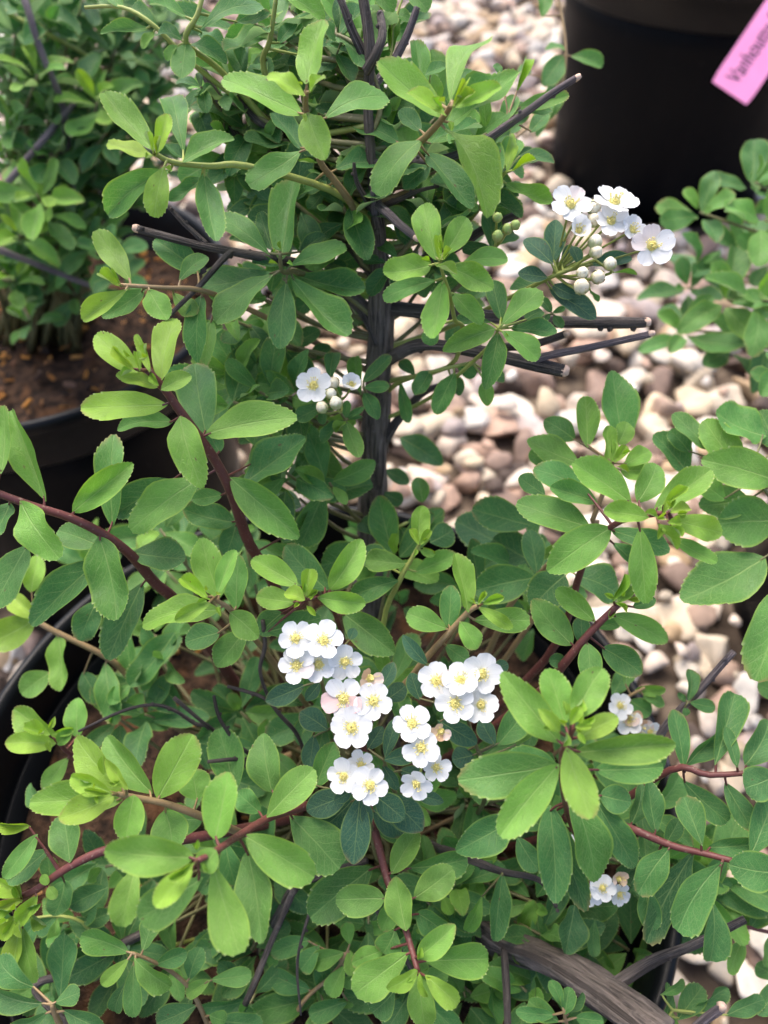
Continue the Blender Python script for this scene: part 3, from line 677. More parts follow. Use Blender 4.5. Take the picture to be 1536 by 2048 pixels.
shoot(MAIN, '1160 1100 .39,1185 1040 .378,1208 980 .37,1225 925 .362', 6, 'O', '1222 930 1213 853 40 2.3 -2;1175 895 1170 793 52 2 0;1250 890 1225 742 82 1.2 6;1235 890 1257 843 46 2.2 4;1155 925 1054 880 62 1.7 2;1150 880 1090 838 52 1.1 8;1110 930 1058 905 52 1.3 10;1250 930 1304 898 42 2.2 -2;1228 925 1252 893 26 2.6 -6;1240 940 1302 940 58 2.2 0', 'S', 'S')
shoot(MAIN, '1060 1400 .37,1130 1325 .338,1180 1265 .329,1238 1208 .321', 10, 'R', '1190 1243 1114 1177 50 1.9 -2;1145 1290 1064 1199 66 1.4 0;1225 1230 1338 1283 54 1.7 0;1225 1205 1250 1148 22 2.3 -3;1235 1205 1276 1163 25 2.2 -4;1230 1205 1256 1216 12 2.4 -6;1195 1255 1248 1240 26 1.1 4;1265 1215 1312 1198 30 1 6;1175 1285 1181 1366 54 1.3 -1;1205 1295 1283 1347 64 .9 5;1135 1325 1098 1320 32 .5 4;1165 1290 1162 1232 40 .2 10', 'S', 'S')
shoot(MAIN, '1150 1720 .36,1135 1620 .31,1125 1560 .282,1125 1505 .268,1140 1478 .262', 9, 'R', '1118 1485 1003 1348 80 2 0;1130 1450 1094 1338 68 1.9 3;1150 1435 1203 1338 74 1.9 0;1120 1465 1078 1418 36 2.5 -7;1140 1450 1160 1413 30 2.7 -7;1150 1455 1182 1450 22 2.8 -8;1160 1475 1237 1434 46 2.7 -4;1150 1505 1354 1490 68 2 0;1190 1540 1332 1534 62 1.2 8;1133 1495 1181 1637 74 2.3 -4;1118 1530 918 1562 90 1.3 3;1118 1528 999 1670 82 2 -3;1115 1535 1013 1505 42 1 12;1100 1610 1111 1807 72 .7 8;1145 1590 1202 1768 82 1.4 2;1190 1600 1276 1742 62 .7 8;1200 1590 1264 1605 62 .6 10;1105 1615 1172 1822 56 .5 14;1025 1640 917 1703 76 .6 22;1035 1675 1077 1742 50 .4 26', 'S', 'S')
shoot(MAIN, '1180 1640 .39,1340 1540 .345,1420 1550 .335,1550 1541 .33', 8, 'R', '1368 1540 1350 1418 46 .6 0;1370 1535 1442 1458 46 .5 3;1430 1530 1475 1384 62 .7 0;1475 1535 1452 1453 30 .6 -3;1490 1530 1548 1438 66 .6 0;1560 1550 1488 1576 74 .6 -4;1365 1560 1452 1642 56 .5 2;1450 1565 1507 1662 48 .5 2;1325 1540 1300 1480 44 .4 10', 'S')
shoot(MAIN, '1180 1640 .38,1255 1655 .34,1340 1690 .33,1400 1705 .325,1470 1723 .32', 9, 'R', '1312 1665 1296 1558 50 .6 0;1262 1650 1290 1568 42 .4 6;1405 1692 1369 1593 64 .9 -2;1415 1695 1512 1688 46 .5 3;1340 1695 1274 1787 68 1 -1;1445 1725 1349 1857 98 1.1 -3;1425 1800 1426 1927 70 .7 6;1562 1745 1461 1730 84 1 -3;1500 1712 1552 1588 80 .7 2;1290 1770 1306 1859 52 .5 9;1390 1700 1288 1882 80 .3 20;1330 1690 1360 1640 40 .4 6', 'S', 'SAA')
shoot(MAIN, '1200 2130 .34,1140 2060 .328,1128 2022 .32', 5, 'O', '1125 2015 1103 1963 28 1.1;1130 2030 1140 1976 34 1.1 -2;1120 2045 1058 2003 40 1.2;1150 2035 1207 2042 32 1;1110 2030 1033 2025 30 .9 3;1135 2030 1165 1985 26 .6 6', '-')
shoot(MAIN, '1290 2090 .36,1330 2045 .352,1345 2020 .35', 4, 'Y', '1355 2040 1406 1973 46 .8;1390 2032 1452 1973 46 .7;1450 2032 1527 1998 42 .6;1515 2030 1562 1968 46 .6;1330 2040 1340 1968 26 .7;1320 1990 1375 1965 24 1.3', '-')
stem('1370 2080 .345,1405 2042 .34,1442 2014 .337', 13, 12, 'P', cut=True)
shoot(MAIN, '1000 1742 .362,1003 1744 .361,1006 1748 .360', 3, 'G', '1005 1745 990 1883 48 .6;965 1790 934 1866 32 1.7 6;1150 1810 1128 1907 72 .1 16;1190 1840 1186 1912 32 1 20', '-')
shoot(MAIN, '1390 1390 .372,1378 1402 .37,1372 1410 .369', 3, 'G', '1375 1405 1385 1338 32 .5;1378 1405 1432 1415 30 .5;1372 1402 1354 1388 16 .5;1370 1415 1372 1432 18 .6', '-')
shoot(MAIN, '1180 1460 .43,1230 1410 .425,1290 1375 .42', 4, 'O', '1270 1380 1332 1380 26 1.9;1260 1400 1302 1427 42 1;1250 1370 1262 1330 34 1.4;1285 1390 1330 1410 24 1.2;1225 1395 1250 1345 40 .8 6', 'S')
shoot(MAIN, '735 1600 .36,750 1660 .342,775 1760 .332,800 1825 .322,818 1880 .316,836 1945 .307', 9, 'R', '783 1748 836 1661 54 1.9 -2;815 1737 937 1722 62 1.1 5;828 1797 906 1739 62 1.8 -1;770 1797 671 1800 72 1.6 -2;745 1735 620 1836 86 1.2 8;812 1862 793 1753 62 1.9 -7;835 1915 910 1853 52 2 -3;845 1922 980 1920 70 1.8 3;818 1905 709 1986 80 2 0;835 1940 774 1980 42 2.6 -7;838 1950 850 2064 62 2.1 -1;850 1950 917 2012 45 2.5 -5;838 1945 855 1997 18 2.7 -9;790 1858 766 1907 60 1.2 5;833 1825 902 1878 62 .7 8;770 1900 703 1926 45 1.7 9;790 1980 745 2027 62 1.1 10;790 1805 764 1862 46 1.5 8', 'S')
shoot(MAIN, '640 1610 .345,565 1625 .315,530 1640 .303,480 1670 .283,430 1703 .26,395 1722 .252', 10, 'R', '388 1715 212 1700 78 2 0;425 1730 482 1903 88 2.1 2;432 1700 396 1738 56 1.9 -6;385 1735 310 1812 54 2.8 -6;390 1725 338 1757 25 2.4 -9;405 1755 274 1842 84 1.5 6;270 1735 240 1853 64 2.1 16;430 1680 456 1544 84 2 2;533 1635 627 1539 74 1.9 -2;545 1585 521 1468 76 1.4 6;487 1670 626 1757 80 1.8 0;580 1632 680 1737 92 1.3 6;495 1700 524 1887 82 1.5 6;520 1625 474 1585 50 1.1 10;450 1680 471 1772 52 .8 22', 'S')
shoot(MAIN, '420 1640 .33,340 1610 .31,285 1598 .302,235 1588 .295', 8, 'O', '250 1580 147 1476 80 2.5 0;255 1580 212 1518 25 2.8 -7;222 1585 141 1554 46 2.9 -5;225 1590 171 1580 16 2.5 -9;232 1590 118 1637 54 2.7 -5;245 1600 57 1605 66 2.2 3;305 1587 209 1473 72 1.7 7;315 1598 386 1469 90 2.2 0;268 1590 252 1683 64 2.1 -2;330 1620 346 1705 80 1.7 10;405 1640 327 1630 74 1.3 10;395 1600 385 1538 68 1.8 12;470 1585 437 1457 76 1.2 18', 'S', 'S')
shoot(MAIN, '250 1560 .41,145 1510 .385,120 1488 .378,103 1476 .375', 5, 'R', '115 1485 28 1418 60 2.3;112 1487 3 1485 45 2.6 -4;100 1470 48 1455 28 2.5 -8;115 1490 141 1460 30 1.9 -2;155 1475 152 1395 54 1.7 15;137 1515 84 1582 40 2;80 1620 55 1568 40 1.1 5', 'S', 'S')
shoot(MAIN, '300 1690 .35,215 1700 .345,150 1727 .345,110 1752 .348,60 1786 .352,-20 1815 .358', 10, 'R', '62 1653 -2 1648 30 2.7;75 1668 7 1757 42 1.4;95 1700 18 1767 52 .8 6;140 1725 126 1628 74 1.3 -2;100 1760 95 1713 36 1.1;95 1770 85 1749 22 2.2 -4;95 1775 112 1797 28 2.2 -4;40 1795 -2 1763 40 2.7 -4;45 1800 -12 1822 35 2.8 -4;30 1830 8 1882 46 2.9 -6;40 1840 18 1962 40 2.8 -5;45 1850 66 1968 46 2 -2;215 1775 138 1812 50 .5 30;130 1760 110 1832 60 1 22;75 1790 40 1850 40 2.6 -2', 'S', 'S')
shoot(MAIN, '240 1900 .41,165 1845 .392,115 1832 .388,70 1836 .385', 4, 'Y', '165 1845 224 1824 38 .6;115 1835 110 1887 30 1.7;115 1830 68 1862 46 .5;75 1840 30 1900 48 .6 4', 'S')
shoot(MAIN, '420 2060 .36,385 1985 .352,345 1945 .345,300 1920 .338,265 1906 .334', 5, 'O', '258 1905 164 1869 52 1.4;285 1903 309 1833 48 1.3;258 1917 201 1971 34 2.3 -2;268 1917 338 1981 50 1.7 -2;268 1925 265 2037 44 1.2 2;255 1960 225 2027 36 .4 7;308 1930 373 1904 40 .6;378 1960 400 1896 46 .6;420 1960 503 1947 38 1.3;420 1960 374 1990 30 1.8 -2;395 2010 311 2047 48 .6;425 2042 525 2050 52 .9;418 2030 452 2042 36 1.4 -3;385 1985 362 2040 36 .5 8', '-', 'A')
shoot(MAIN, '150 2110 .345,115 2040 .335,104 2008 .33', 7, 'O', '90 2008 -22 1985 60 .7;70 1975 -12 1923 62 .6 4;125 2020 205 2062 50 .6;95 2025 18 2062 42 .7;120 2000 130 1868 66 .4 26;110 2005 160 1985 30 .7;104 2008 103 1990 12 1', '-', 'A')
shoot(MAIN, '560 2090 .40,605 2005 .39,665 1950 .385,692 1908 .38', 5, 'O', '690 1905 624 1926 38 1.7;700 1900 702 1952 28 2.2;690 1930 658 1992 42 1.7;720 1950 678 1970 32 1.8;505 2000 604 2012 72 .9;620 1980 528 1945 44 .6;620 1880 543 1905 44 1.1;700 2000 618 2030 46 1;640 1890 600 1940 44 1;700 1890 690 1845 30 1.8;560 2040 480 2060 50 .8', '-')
# leafy shoots under the flowers: darker, smoother leaves
shoot(MAIN, '760 1720 .36,740 1650 .34,728 1590 .325', 7, 'G', '720 1590 705 1730 66 5 0;700 1585 612 1622 58 5 0;705 1600 640 1662 60 5 8;730 1600 735 1654 30 5 -5;748 1590 808 1639 62 5 0;770 1590 846 1662 70 5 5;745 1620 806 1669 50 5 9;630 1577 669 1484 58 1.2 8;705 1580 668 1602 28 5 -4;757 1530 755 1562 18 5 -4', 'S')
shoot(MAIN, '700 1540 .37,660 1440 .35,640 1340 .335', 5, 'G', '610 1370 530 1403 48 5 -2;640 1365 611 1401 30 5 -2;655 1460 599 1424 54 5 -4;628 1470 618 1540 44 5 6;700 1280 709 1256 26 5 -6;760 1380 788 1324 36 5 -4;770 1400 812 1370 46 5 4;690 1420 640 1400 40 5 6', 'S')
shoot(MAIN, '800 1620 .36,780 1560 .34,768 1520 .326', 5, 'G', '770 1515 795 1434 34 5 -3;768 1520 839 1505 40 5 -4;765 1530 796 1580 26 5;735 1500 765 1453 38 5 4;830 1590 887 1604 28 5 2;800 1540 850 1560 38 5 6', 'S')
shoot(MAIN, '980 1560 .37,955 1500 .345,930 1420 .33', 5, 'G', '875 1440 954 1487 50 5 0;990 1490 960 1438 42 5 -3;995 1490 1053 1418 60 1.1 -1;985 1340 1017 1328 30 5;948 1510 904 1520 48 5 2;1030 1492 1064 1448 26 1.7 4;855 1330 805 1271 34 5 -4;840 1400 822 1345 40 5 6;930 1500 950 1560 44 .4 10', 'S')
shoot(MAIN, '1010 600 .375,1050 580 .36,1105 553 .345,1150 535 .338,1190 520 .335', 5, 'Y', '1105 528 1051 474 50 5 -3;1107 525 1113 438 52 5 0;1095 555 1036 545 44 5 -4;1105 570 1151 592 40 5 0;1098 575 1192 637 58 5 2;1160 530 1145 490 30 5;1180 530 1267 514 36 5 3;1122 530 1147 492 36 5 5;1225 545 1276 548 12 2;1085 560 1020 580 36 .4 14;1180 580 1196 605 14 1.2', 'T')
shoot(MAIN, '930 560 .385,975 520 .372,990 490 .362', 4, 'G', '985 500 978 424 46 .4;990 490 1032 462 46 .4 3;970 378 1043 436 46 .4 6;985 495 925 500 40 .3 8')
shoot(MAIN, '750 800 .41,715 820 .385,690 838 .372,668 790 .365', 4, 'G', '690 838 695 800 20 1.1;692 835 729 815 15 1;695 838 724 832 14 1;690 840 641 881 28 .7;692 842 719 917 42 1.6 -2;692 842 671 866 24 2.4 -3;650 810 592 836 40 .6 3;655 815 640 846 24 1;660 760 668 700 36 .5 4')
shoot(MAIN, '755 830 .415,740 800 .395,727 775 .378', 4, 'G', '722 790 708 710 34 1.6;725 765 781 714 34 .7;727 775 779 772 28 1;728 785 756 836 34 .7')
shoot(MAIN, '925 660 .345,910 640 .335,900 590 .32,885 545 .308,880 520 .302', 5, 'Y', '872 520 843 397 62 2.1 0;890 508 936 431 56 2.1 -1;863 530 767 546 62 2.2 -2;875 560 766 590 46 1.3 8;925 525 1016 513 50 1.7 5;897 532 986 580 58 2 -1;880 522 877 474 22 2.7 -6;885 520 903 498 18 2.8 -8;870 528 913 552 24 2.4 -8;885 562 868 681 58 2 -1;905 585 964 649 48 1.7 2;870 650 855 687 40 1.1 8')
shoot(MAIN, '960 710 .36,985 680 .345,998 657 .333', 4, 'Y', '1003 650 1079 581 58 1.7 -2;990 657 889 697 52 1.8 -2;1003 662 1079 716 54 1.7 -3;997 665 972 777 54 1.2 0;1003 640 985 558 48 .7 5;1020 655 1114 665 42 .5 8;985 645 910 640 30 .4 10;1050 640 1086 620 40 .5 12')
shoot(MAIN, '1130 645 .368,1115 635 .364,1105 628 .361', 2, 'G', '1103 625 1079 594 24 .3;1108 630 1125 657 22 .4;1105 626 1130 615 14 .6;1100 628 1090 640 14 .4', '-')
shoot(MAIN, '790 770 .41,860 745 .388,945 725 .378', 5, 'Y', '970 760 975 812 34 1.6;910 745 871 826 44 1.1;915 735 952 750 32 .7;860 740 829 792 40 .6;800 760 816 847 28 .9;830 750 800 720 30 .5;900 750 920 790 36 .5 6;960 735 1010 760 34 .7 4')
shoot(MAIN, '770 560 .39,785 530 .375,795 515 .368', 3, 'G', '795 515 756 484 32 1.1;780 535 737 587 42 .5;775 525 726 520 26 .5;790 545 830 580 36 .4 6')
shoot(MAIN, '640 720 .41,560 690 .40,500 650 .39', 4, 'G', '500 650 444 686 40 .6;515 700 510 787 44 .9;560 720 534 782 42 .6;495 730 434 762 42 1;570 700 616 762 52 .2;500 650 536 697 40 .2;440 795 505 805 46 .5;590 690 640 660 40 .3;620 720 660 690 34 .3;545 655 590 640 36 .3')
shoot(MAIN, '660 560 .40,650 480 .39,640 430 .385', 4, 'G', '640 430 605 485 40 .1;640 440 690 400 40 .3;645 470 600 500 44 0;650 480 680 455 34 .3;655 520 690 545 34 .3;630 400 590 420 40 .3')
shoot(MAIN, '780 420 .385,800 400 .37,830 385 .365', 4, 'G', '800 400 850 440 46 .3;830 390 880 425 40 .4;840 380 790 345 44 .3;790 410 815 480 44 .2;860 380 910 365 40 .3;830 395 870 455 38 .3;800 395 780 440 36 .2')

# furled leaflets at the growing tips
for px, py, d, n, l in [(310, 303, .302, 4, 24), (613, 181, .284, 3, 20), (906, 206, .279, 5, 30), (275, 722, .297, 6, 34), (424, 1190, .304, 6, 28), (607, 1197, .321, 6, 26), (838, 1086, .357, 4, 26), (964, 1206, .309, 5, 22), (1340, 1027, .288, 8, 32), (1230, 915, .354, 6, 32), (1242, 1203, .315, 5, 26), (1148, 1452, .254, 9, 36), (838, 1945, .301, 4, 24), (384, 1727, .245, 3, 26), (193, 1577, .287, 6, 34), (92, 1467, .369, 5, 34), (30, 1830, .344, 8, 40), (883, 513, .296, 5, 24), (1002, 656, .33, 3, 16), (560, 505, .337, 4, 18)]:
    c = at(px, py, d); ax = -FW + Vector((R.gauss(0, .25), R.gauss(0, .25), .7))
    tw = min(range(len(MAIN.tw)), key=lambda i: min((v - c).length for v in MAIN.tw[i][0].v))
    whorl(MAIN, c, ax, n, l * d / FPX, 2.55, tw, .42, 'Y', .3, 3.0)
# inner leaves that fill the shaded heart of the plant
INNER = Tubes()
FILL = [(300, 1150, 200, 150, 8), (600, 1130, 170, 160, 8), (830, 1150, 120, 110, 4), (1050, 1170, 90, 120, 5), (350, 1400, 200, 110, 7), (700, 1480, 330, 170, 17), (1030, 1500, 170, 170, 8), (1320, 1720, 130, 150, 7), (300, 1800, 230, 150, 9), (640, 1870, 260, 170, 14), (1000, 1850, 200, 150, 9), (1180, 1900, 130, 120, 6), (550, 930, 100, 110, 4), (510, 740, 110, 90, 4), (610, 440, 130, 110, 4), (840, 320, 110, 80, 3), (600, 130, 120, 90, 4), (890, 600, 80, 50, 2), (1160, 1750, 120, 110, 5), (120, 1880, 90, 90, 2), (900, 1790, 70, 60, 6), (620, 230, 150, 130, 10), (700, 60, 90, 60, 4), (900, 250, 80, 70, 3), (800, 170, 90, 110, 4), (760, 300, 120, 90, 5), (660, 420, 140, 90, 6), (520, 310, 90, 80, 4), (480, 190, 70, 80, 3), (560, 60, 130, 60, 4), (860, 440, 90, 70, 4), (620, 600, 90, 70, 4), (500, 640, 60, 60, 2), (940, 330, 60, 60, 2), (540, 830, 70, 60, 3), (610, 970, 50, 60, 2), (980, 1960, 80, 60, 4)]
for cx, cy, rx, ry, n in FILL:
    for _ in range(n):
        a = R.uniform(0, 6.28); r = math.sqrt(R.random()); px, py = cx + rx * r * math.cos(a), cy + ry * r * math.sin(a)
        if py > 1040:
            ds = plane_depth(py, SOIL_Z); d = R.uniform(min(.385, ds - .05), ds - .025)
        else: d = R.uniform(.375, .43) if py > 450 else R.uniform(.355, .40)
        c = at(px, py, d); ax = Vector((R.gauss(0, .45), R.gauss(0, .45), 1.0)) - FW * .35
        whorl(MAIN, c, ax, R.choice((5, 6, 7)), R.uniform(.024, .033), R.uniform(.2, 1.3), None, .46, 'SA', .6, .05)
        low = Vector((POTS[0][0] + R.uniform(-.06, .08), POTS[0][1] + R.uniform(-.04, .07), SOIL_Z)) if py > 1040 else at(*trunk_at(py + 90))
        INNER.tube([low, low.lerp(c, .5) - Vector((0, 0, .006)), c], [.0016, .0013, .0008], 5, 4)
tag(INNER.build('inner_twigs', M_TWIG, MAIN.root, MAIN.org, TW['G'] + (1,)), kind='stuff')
MAIN.finish()
for t, i, sh in sh_cuts: t.build('cut_end', M_CUT, sh.root, sh.org)

# ------------------------------------------------------------------ flowers
def petal_mesh(seed):
    rr = random.Random(seed + 100); nr, nc = 7, 7; V, UV, F = [], [], []
    notch = rr.uniform(.0, .07); wd = rr.uniform(.95, 1.1); cup = rr.uniform(.10, .26); ph = rr.uniform(0, 6)
    for j in range(nr):
        t = j / (nr - 1)
        h = [.10, .34, .44, .50, .49, .41, .20][j] * wd
        y = [.0, .16, .34, .52, .71, .88, .985][j]
        for k in range(nc):
            c = -1 + 2 * k / (nc - 1)
            yy = y + (.05 * (1 - c * c) if j == nr - 1 else 0) - (notch * max(0, 1 - abs(c) * 2.2) if j == nr - 1 else 0)
            if j == nr - 2: yy += .02 * (1 - c * c)
            x = c * h * (1 + .03 * math.sin(j * 2.1 + ph))
            z = cup * (x * x * 1.6) + .10 * t * t + .03 * math.sin(c * 4 + ph) * t + .018 * noise.noise(Vector((x * 5, yy * 5, seed)))
            V.append((x, yy, z)); UV.append((c * .5 + .5, t))
    for j in range(nr - 1):
        for k in range(nc - 1):
            a = j * nc + k; F.append((a, a + 1, a + nc + 1, a + nc))
    m = mesh_of('petal', V, F, M_PETAL); ul = m.uv_layers.new(name='UVMap'); li = [0] * len(m.loops); m.loops.foreach_get('vertex_index', li)
    ul.data.foreach_set('uv', [q for i in li for q in UV[i]]); return m
PETALS = [petal_mesh(k) for k in range(6)]
def centre_mesh(seed, ln=.3, n=20):
    rr = random.Random(seed); t = Tubes()
    t.tube([Vector((0, 0, -.12)), Vector((0, 0, -.04)), Vector((0, 0, .05)), Vector((0, 0, .07))], [.10, .24, .24, .15], 12, 2)
    for k in range(5):
        a = k * 1.257 + .3; t.blob(Vector((.07 * math.cos(a), .07 * math.sin(a), .10)), .06, k)
    for k in range(n):
        a = 6.283 * k / n + rr.uniform(-.12, .12); e = ln * rr.uniform(.75, 1.2)
        p0 = Vector((.21 * math.cos(a), .21 * math.sin(a), .04)); d = Vector((math.cos(a) * rr.uniform(.1, .75), math.sin(a) * rr.uniform(.1, .75), 1)).normalized()
        inward = rr.random() < .5
        if inward: d = Vector((-math.cos(a) * .35, -math.sin(a) * .35, 1)).normalized()
        p1 = p0 + d * e
        t.tube([p0, p0.lerp(p1, .5) + Vector((0, 0, .02)), p1], [.017, .014, .012], 4, 1, cap=False); t.blob(p1, .042, k, 5, 3)
    m = mesh_of('flower', [tuple(v) for v in t.v], t.f, M_STAMEN); return m
CENTRES = [centre_mesh(k) for k in range(3)]; CENTRES_OLD = [centre_mesh(9, .5, 16)]
def bud_mesh(seed, green):
    rr = random.Random(seed); seg, ring = 12, 8; V, F = [], []
    for j in range(ring + 1):
        ph = math.pi * j / ring
        for k in range(seg):
            th = 6.283 * k / seg; r = math.sin(ph) * (1 + .05 * math.cos(5 * th + j * .5))
            V.append((r * math.cos(th), r * math.sin(th), math.cos(ph) * (1 + (.12 if j < 2 else 0))))
    for j in range(ring):
        for k in range(seg):
            k2 = (k + 1) % seg; F.append((j * seg + k, (j + 1) * seg + k, (j + 1) * seg + k2, j * seg + k2))
    # five sepals hugging the lower half
    for q in range(5):
        a = q * 1.2566 + .2; b = len(V)
        for (rr_, zz, ww) in ((.6, -.9, .3), (1.04, -.35, .34), (1.09, .15, .24), (1.0, .55, .03)):
            for s in (-1, 1): V.append((rr_ * math.cos(a + s * ww), rr_ * math.sin(a + s * ww), zz))
        for i in range(3): F.append((b + 2 * i, b + 2 * i + 1, b + 2 * i + 3, b + 2 * i + 2))
    return mesh_of('bud', V, F, M_BUD)
BUDS = [bud_mesh(k, 0) for k in range(3)]
def place(o, org, p, z, s):
    z = z.normalized(); x = z.cross(Vector((.13, .97, .2))).normalized(); y = z.cross(x)
    M = Matrix(((x.x * s, y.x * s, z.x * s, p.x - org.x), (x.y * s, y.y * s, z.y * s, p.y - org.y), (x.z * s, y.z * s, z.z * s, p.z - org.z), (0, 0, 0, 1)))
    o.matrix_basis = M @ Matrix.Rotation(R.uniform(0, 6.28), 4, 'Z')
def flower(px, py, r, d, state='w', side=None, openness=0.0):
    n = (-FW * 1.0 + Vector((0, 0, .35)) + Vector((R.gauss(0, .16), R.gauss(0, .16), R.gauss(0, .1))))
    if side: n = n + RT * side[0] + UPV * side[1]
    p = at(px, py, d); s = r * d / FPX
    f = link('flower', R.choice(CENTRES_OLD if state == 's' else CENTRES), MAIN.root); place(f, MAIN.org, p, n, s * 1.04)
    th = R.uniform(0, 6.28)
    for k in range(5):
        if state == 's' and k == 1: continue
        o = link('petal', R.choice(PETALS), f)
        if state == 's': el, ln = R.uniform(.1, .8), R.uniform(.5, .8)
        else: el, ln = R.uniform(-.02, .2) + openness, R.uniform(.80, .92)
        o.matrix_basis = Matrix.Rotation(th + k * 1.2566 + R.uniform(-.09, .09), 4, 'Z') @ Matrix.Translation((0, .13, .0 + .012 * k)) @ Matrix.Rotation(el, 4, 'X') @ Matrix.Rotation(R.uniform(-.12, .12), 4, 'Y') @ Matrix.Diagonal((ln * R.uniform(.95, 1.1) * .96, ln, ln, 1))
        o.color = (.87, .87, .86, 1)
        if state == 'p' and k in (0, 2): o.color = (.80, .58, .56, 1)
        if state == 'w' and R.random() < .06: o.color = (.78, .70, .68, 1)
        if state == 's': o.color = R.choice(((.66, .44, .28, 1), (.74, .56, .42, 1), (.78, .64, .58, 1)))
    return p, n.normalized(), s
def bud(px, py, r, d, green=False):
    n = -FW + Vector((R.gauss(0, .4), R.gauss(0, .4), R.gauss(0, .3) + .3)); p = at(px, py, d)
    o = link('bud', R.choice(BUDS), MAIN.root); place(o, MAIN.org, p, n, r * d / FPX); o.color = (.34, .46, .13, 1) if green else R.choice(((.80, .76, .58, 1), (.78, .70, .50, 1)))
    return p, n.normalized(), r * d / FPX
def cluster(base, items):
    b = at(*base); t = Tubes()
    for it in items:
        kind, px, py, r = it[:4]; d = base[2] - .022 + (it[4] / 1000 if len(it) > 4 else R.uniform(-.002, .002))
        if kind in 'bg': p, n, s = bud(px, py, r, d, kind == 'g'); e = p - n * s * .9; rad = .0006
        else:
            p, n, s = flower(px, py, r, d, {'w': 'w', 'p': 'p', 's': 's', 'o': 'w', 'e': 'w'}[kind], it[5] if len(it) > 5 else None, .75 if kind == 'o' else 0); e = p - n * s * .1; rad = .00055
        t.tube([b, b.lerp(e, .5) - n * .004, e - n * .002, e], [.0009, rad, rad, rad], 6, 4)
    t.build('flower_stalk', M_TWIG, MAIN.root, MAIN.org, TW['Y'] + (1,))
cluster((636, 1335, .338), [('w', 591, 1277, 36), ('w', 647, 1281, 39), ('w', 593, 1331, 37, -2), ('w', 638, 1329, 34, 1), ('w', 690, 1323, 36, 2)])
cluster((722, 1440, .337), [('p', 687, 1397, 42, -1), ('w', 747, 1402, 39), ('w', 703, 1455, 42, -4), ('s', 740, 1357, 34, 2)])
cluster((722, 1592, .336), [('w', 688, 1553, 35, 1, (-.35, 0)), ('w', 740, 1570, 38, -4), ('w', 722, 1530, 28, 4, (0, .6))])
cluster((920, 1400, .338), [('w', 872, 1362, 38), ('w', 922, 1360, 37, -1), ('w', 963, 1348, 40, 1), ('w', 910, 1407, 40, -3), ('w', 962, 1410, 36, 0)])
cluster((845, 1530, .336), [('w', 824, 1447, 38), ('w', 843, 1495, 37, -2), ('s', 882, 1463, 30, 2), ('w', 872, 1535, 29, 1, (.3, -.3)), ('w', 833, 1567, 33, -2, (-.2, -.7))])
cluster((1108, 548, .350), [('w', 1141, 410, 40), ('w', 1229, 405, 44, 2, (.1, .7)), ('w', 1222, 443, 35, 0), ('w', 1264, 460, 31, 2, (.8, 0)), ('w', 1304, 492, 41, 0), ('o', 1157, 462, 32, -2), ('b', 1187, 415, 14), ('b', 1186, 441, 14), ('b', 1190, 484, 14, -3), ('b', 1192, 504, 13, -3), ('b', 1220, 528, 13, -2), ('b', 1165, 545, 12, -3), ('b', 1196, 554, 14, -2), ('b', 1163, 573, 16, -3)])
cluster((992, 492, .360), [('g', 995, 435, 10), ('g', 995, 472, 11), ('g', 1015, 458, 11), ('g', 1031, 450, 10)])
cluster((682, 800, .376), [('w', 628, 771, 36), ('o', 703, 769, 26, 0), ('b', 667, 765, 12), ('b', 662, 787, 11), ('b', 672, 806, 13, -2), ('b', 644, 815, 12, -2)])
cluster((1200, 1800, .385), [('w', 1178, 1788, 26, 0, (-.4, -.4)), ('w', 1205, 1776, 26), ('s', 1237, 1757, 24), ('w', 1238, 1788, 24, 2, (.4, -.4)), ('w', 1158, 1690, 28, -2)])
cluster((1265, 1460, .425), [('w', 1240, 1412, 26), ('s', 1262, 1435, 26), ('w', 1258, 1445, 26, 0, (-.6, 0)), ('s', 1285, 1455, 24), ('w', 1300, 1463, 24, 0, (.4, -.5))])

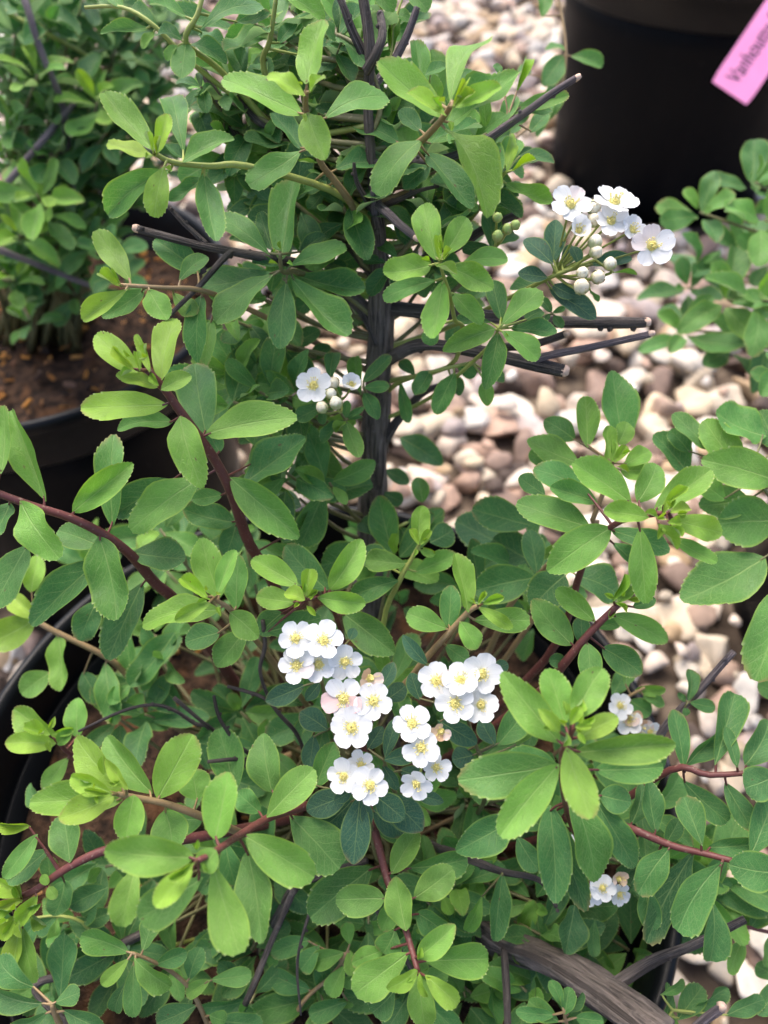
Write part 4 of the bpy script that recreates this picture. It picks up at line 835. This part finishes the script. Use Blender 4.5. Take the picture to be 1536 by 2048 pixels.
# ------------------------------------------------------------------ the neighbouring shrubs
def hub(sh, px, py, d, tone, n, Lpx, root, kinds='A', ratio=.44, young=.5, kind='G', ax=None):
    c = at(px, py, d); rt = Vector(root); mid = rt.lerp(c, .55) + Vector((0, 0, .03))
    tw = sh.twig([rt, mid, c], [.0032, .002, .001], kind, 'twig', 6)
    whorl(sh, c, ax or (Vector((R.gauss(0, .4), R.gauss(0, .4), 1)) - FW * .3), n, Lpx * d / FPX, tone, tw, ratio, kinds, young)
LEFT = Shrub('small_leaved_shrub', (POTS[1][0], POTS[1][1], SOIL_Z), 'small-leaved shrub without flowers growing in the mulched pot')
lr = lambda: (POTS[1][0] + R.uniform(-.05, .05), POTS[1][1] + R.uniform(-.02, .06), SOIL_Z)
for a in [(75, 150, .58, 1.9, 8, 75), (195, 205, .60, 1.8, 9, 75), (75, 390, .58, 1.9, 8, 75), (95, 420, .60, 1.5, 8, 70), (40, 470, .6, 2.2, 7, 65), (20, 240, .6, 1.6, 7, 65), (45, 215, .62, 1.2, 7, 70), (100, 60, .60, .8, 8, 85), (30, 70, .58, 1.0, 7, 85), (150, 30, .62, .7, 8, 80), (230, 100, .62, .5, 8, 75), (180, 110, .64, .5, 8, 70), (280, 150, .64, .3, 7, 70), (130, 110, .63, .6, 7, 80), (240, 40, .64, .4, 7, 70), (120, 260, .65, .3, 8, 70), (190, 290, .66, .3, 8, 65), (60, 300, .64, .5, 8, 70), (15, 330, .62, 1.6, 7, 65), (150, 330, .66, .3, 7, 65), (190, 440, .64, 1.3, 7, 60), (120, 480, .64, 1.1, 7, 60), (150, 520, .66, .6, 7, 55), (30, 560, .62, 1.8, 7, 60), (90, 580, .64, 1.0, 7, 60), (60, 640, .66, 1.2, 6, 50), (200, 370, .66, .4, 7, 60), (240, 240, .66, .3, 6, 65), (300, 90, .66, .4, 6, 65), (10, 150, .60, .8, 7, 75), (60, 20, .6, .7, 7, 85), (150, 590, .66, .8, 6, 50), (20, 420, .62, 1.3, 7, 65), (250, 180, .64, .5, 7, 65), (100, 330, .64, .7, 7, 65)]:
    a = a[:3] + (a[3] * (.8 if a[3] < 1.2 else 1.0),) + a[4:5] + (a[5] * 1.2,)
    hub(LEFT, *a, lr(), young=.6)
for pts, r0, r1 in (('40 -30 .56,60 30 .56,85 110 .57,112 170 .58,128 220 .60,140 330 .63,165 430 .66', 9, 8), ('150 205 .60,90 275 .59,30 345 .58,-20 405 .575', 8, 9), ('75 315 .6,120 305 .61,170 308 .62', 4, 3), ('0 500 .6,100 540 .61,215 585 .63', 9, 6), ('300 170 .66,315 230 .67,330 330 .68', 8, 8)):
    stem(pts, r0, r1, 'P' if r0 > 4 else 'B', sh=LEFT)
stem('-20 5 .575,60 50 .585,155 100 .61,200 130 .63', 6, 5, 'Y', 'twig', LEFT, .05)
for k in range(64):
    hub(LEFT, R.uniform(-30, 340), R.uniform(-20, 560), R.uniform(.60, .68), R.uniform(.2, 1.0), 7, R.uniform(65, 85), lr(), young=.3)
LEFT.finish()

RIGHT = Shrub('wide_leaved_shrub', (POTS[2][0], POTS[2][1], SOIL_Z), 'shrub with broad matt leaves reaching over the gravel toward the flowering shrub')
rr_ = lambda: (POTS[2][0] + R.uniform(-.05, .03), POTS[2][1] + R.uniform(-.03, .03), SOIL_Z)
def rshoot(poly, rad, kind, leaves, lk='S'):
    P = [tuple(float(q) for q in p.split()) for p in poly.split(',')]
    a = Vector(rr_()); b = at(*P[0]); mid = a.lerp(b, .5) + Vector((0, 0, .06))
    RIGHT.twig([a, mid, b], [.0045, .0035, rad * P[0][2] / FPX], 'G', 'branch', 8)
    shoot(RIGHT, poly, rad, kind, leaves, '-', lk)
rshoot('1720 1130 .40,1600 1080 .375,1545 1000 .37,1500 940 .368', 6, 'G', '1552 962 1409 918 94 1.8 -6;1562 1042 1434 1048 112 1.4 2;1530 1115 1362 1202 100 1.3 -2;1572 1168 1517 1358 112 1.4 -6;1480 940 1410 838 80 1.9 4;1420 900 1347 826 56 1.3 8;1532 872 1428 828 92 1.2 10;1382 952 1308 868 72 .8 18;1452 1000 1388 958 52 1.7 6;1500 1000 1400 1010 80 1.2 12;1555 900 1520 820 70 1.1 10;1380 905 1340 860 50 1 16')
rshoot('1700 800 .50,1600 760 .47,1555 740 .46', 4, 'G', '1555 738 1522 792 48 1.2;1560 745 1540 700 40 1;1550 760 1500 745 40 1')
rshoot('1700 1880 .42,1560 1868 .40,1480 1850 .39', 5, 'R', '1552 1800 1483 1842 46 1.3;1490 1870 1458 1948 36 1.7;1548 1850 1534 1935 42 1.4;1562 1388 1513 1370 52 1.3;1555 1960 1510 1930 40 1.2;1500 1858 1530 1810 36 1.2', 'A')
for a in [(1400, 425, .58, 1.1, 6, 95), (1510, 365, .58, 1.0, 7, 95), (1530, 440, .56, 1.3, 6, 100), (1400, 530, .62, .6, 6, 90), (1455, 600, .55, 1.4, 6, 110), (1525, 600, .54, 1.5, 6, 115), (1365, 660, .60, 1.0, 6, 95), (1470, 690, .60, .5, 6, 90), (1540, 680, .58, .8, 6, 100), (1375, 575, .62, .5, 6, 85), (1480, 500, .64, .5, 6, 85), (1540, 520, .62, .7, 6, 90), (1590, 400, .6, 1, 7, 90), (1610, 600, .56, 1, 7, 100), (1650, 850, .48, 1.2, 7, 110), (1700, 500, .58, 1, 7, 100)]:
    hub(RIGHT, *a, rr_(), kinds='SA', ratio=.5, young=.3)
RIGHT.finish()


# ------------------------------------------------------------------ pink tag hung over the rim of the far pot
TD = 1.17
c0, c1, c2 = at(1423, 162, TD - .004), at(1500, 203, TD - .004), at(1423 + 170, 162 - 252, TD + .0)
X = (c2 - c0).normalized(); Yv = (c0 - c1); Yv = (Yv - X * Yv.dot(X)); Wd = Yv.length; Yv.normalize(); Z = X.cross(Yv)
if Z.dot(-FW) < 0: Z = -Z
LEN = .30
tagobj = empty('plant_tag', c1 if False else c0 - Yv * Wd / 2, 'bright pink plastic plant name tag hanging over a black pot rim', 'tag')
TM = Matrix(((X.x, Yv.x, Z.x, tagobj.location.x), (X.y, Yv.y, Z.y, tagobj.location.y), (X.z, Yv.z, Z.z, tagobj.location.z), (0, 0, 0, 1)))
tagobj.matrix_world = TM
bm = bmesh.new(); n = 16
def bendz(x): return -.9 * max(0, x - .10) ** 2
for i in range(n + 1):
    x = LEN * i / n
    for y in (-Wd / 2, Wd / 2):
        yy = y * (.94 if i == 0 else 1)
        bm.verts.new((x, yy, bendz(x))); bm.verts.new((x, yy, bendz(x) - .0006))
bm.verts.ensure_lookup_table()
V = bm.verts
for i in range(n):
    a = i * 4; b = a + 4
    for f in ((a, b, b + 2, a + 2), (a + 1, a + 3, b + 3, b + 1), (a, a + 1, b + 1, b), (a + 2, b + 2, b + 3, a + 3)): bm.faces.new([V[q] for q in f])
bm.faces.new([V[q] for q in (0, 2, 3, 1)]); bm.faces.new([V[q] for q in (n * 4, n * 4 + 1, n * 4 + 3, n * 4 + 2)])
bmesh.ops.recalc_face_normals(bm, faces=bm.faces)
m = bpy.data.meshes.new('tag_strip'); bm.to_mesh(m); bm.free(); m.materials.append(M_PINK); link('tag_strip', m, tagobj)
cu = bpy.data.curves.new('lettering', 'FONT'); cu.body = 'Vanhoutte Spirea'; cu.size = Wd * .50; cu.extrude = .0001; cu.offset = .0; cu.align_y = 'CENTER'; cu.space_character = 1.0
to = bpy.data.objects.new('lettering_src', cu); COL.objects.link(to)
dg = bpy.context.evaluated_depsgraph_get(); lm = bpy.data.meshes.new_from_object(to.evaluated_get(dg)); bpy.data.objects.remove(to)
lm.materials.clear(); lm.materials.append(M_INK)
for v in lm.vertices: v.co.x *= .76
for v in lm.vertices: v.co = Vector((v.co.x + .018, v.co.y + Wd * .10, bendz(v.co.x + .018) + .0006 + v.co.z))
link('lettering', lm, tagobj)
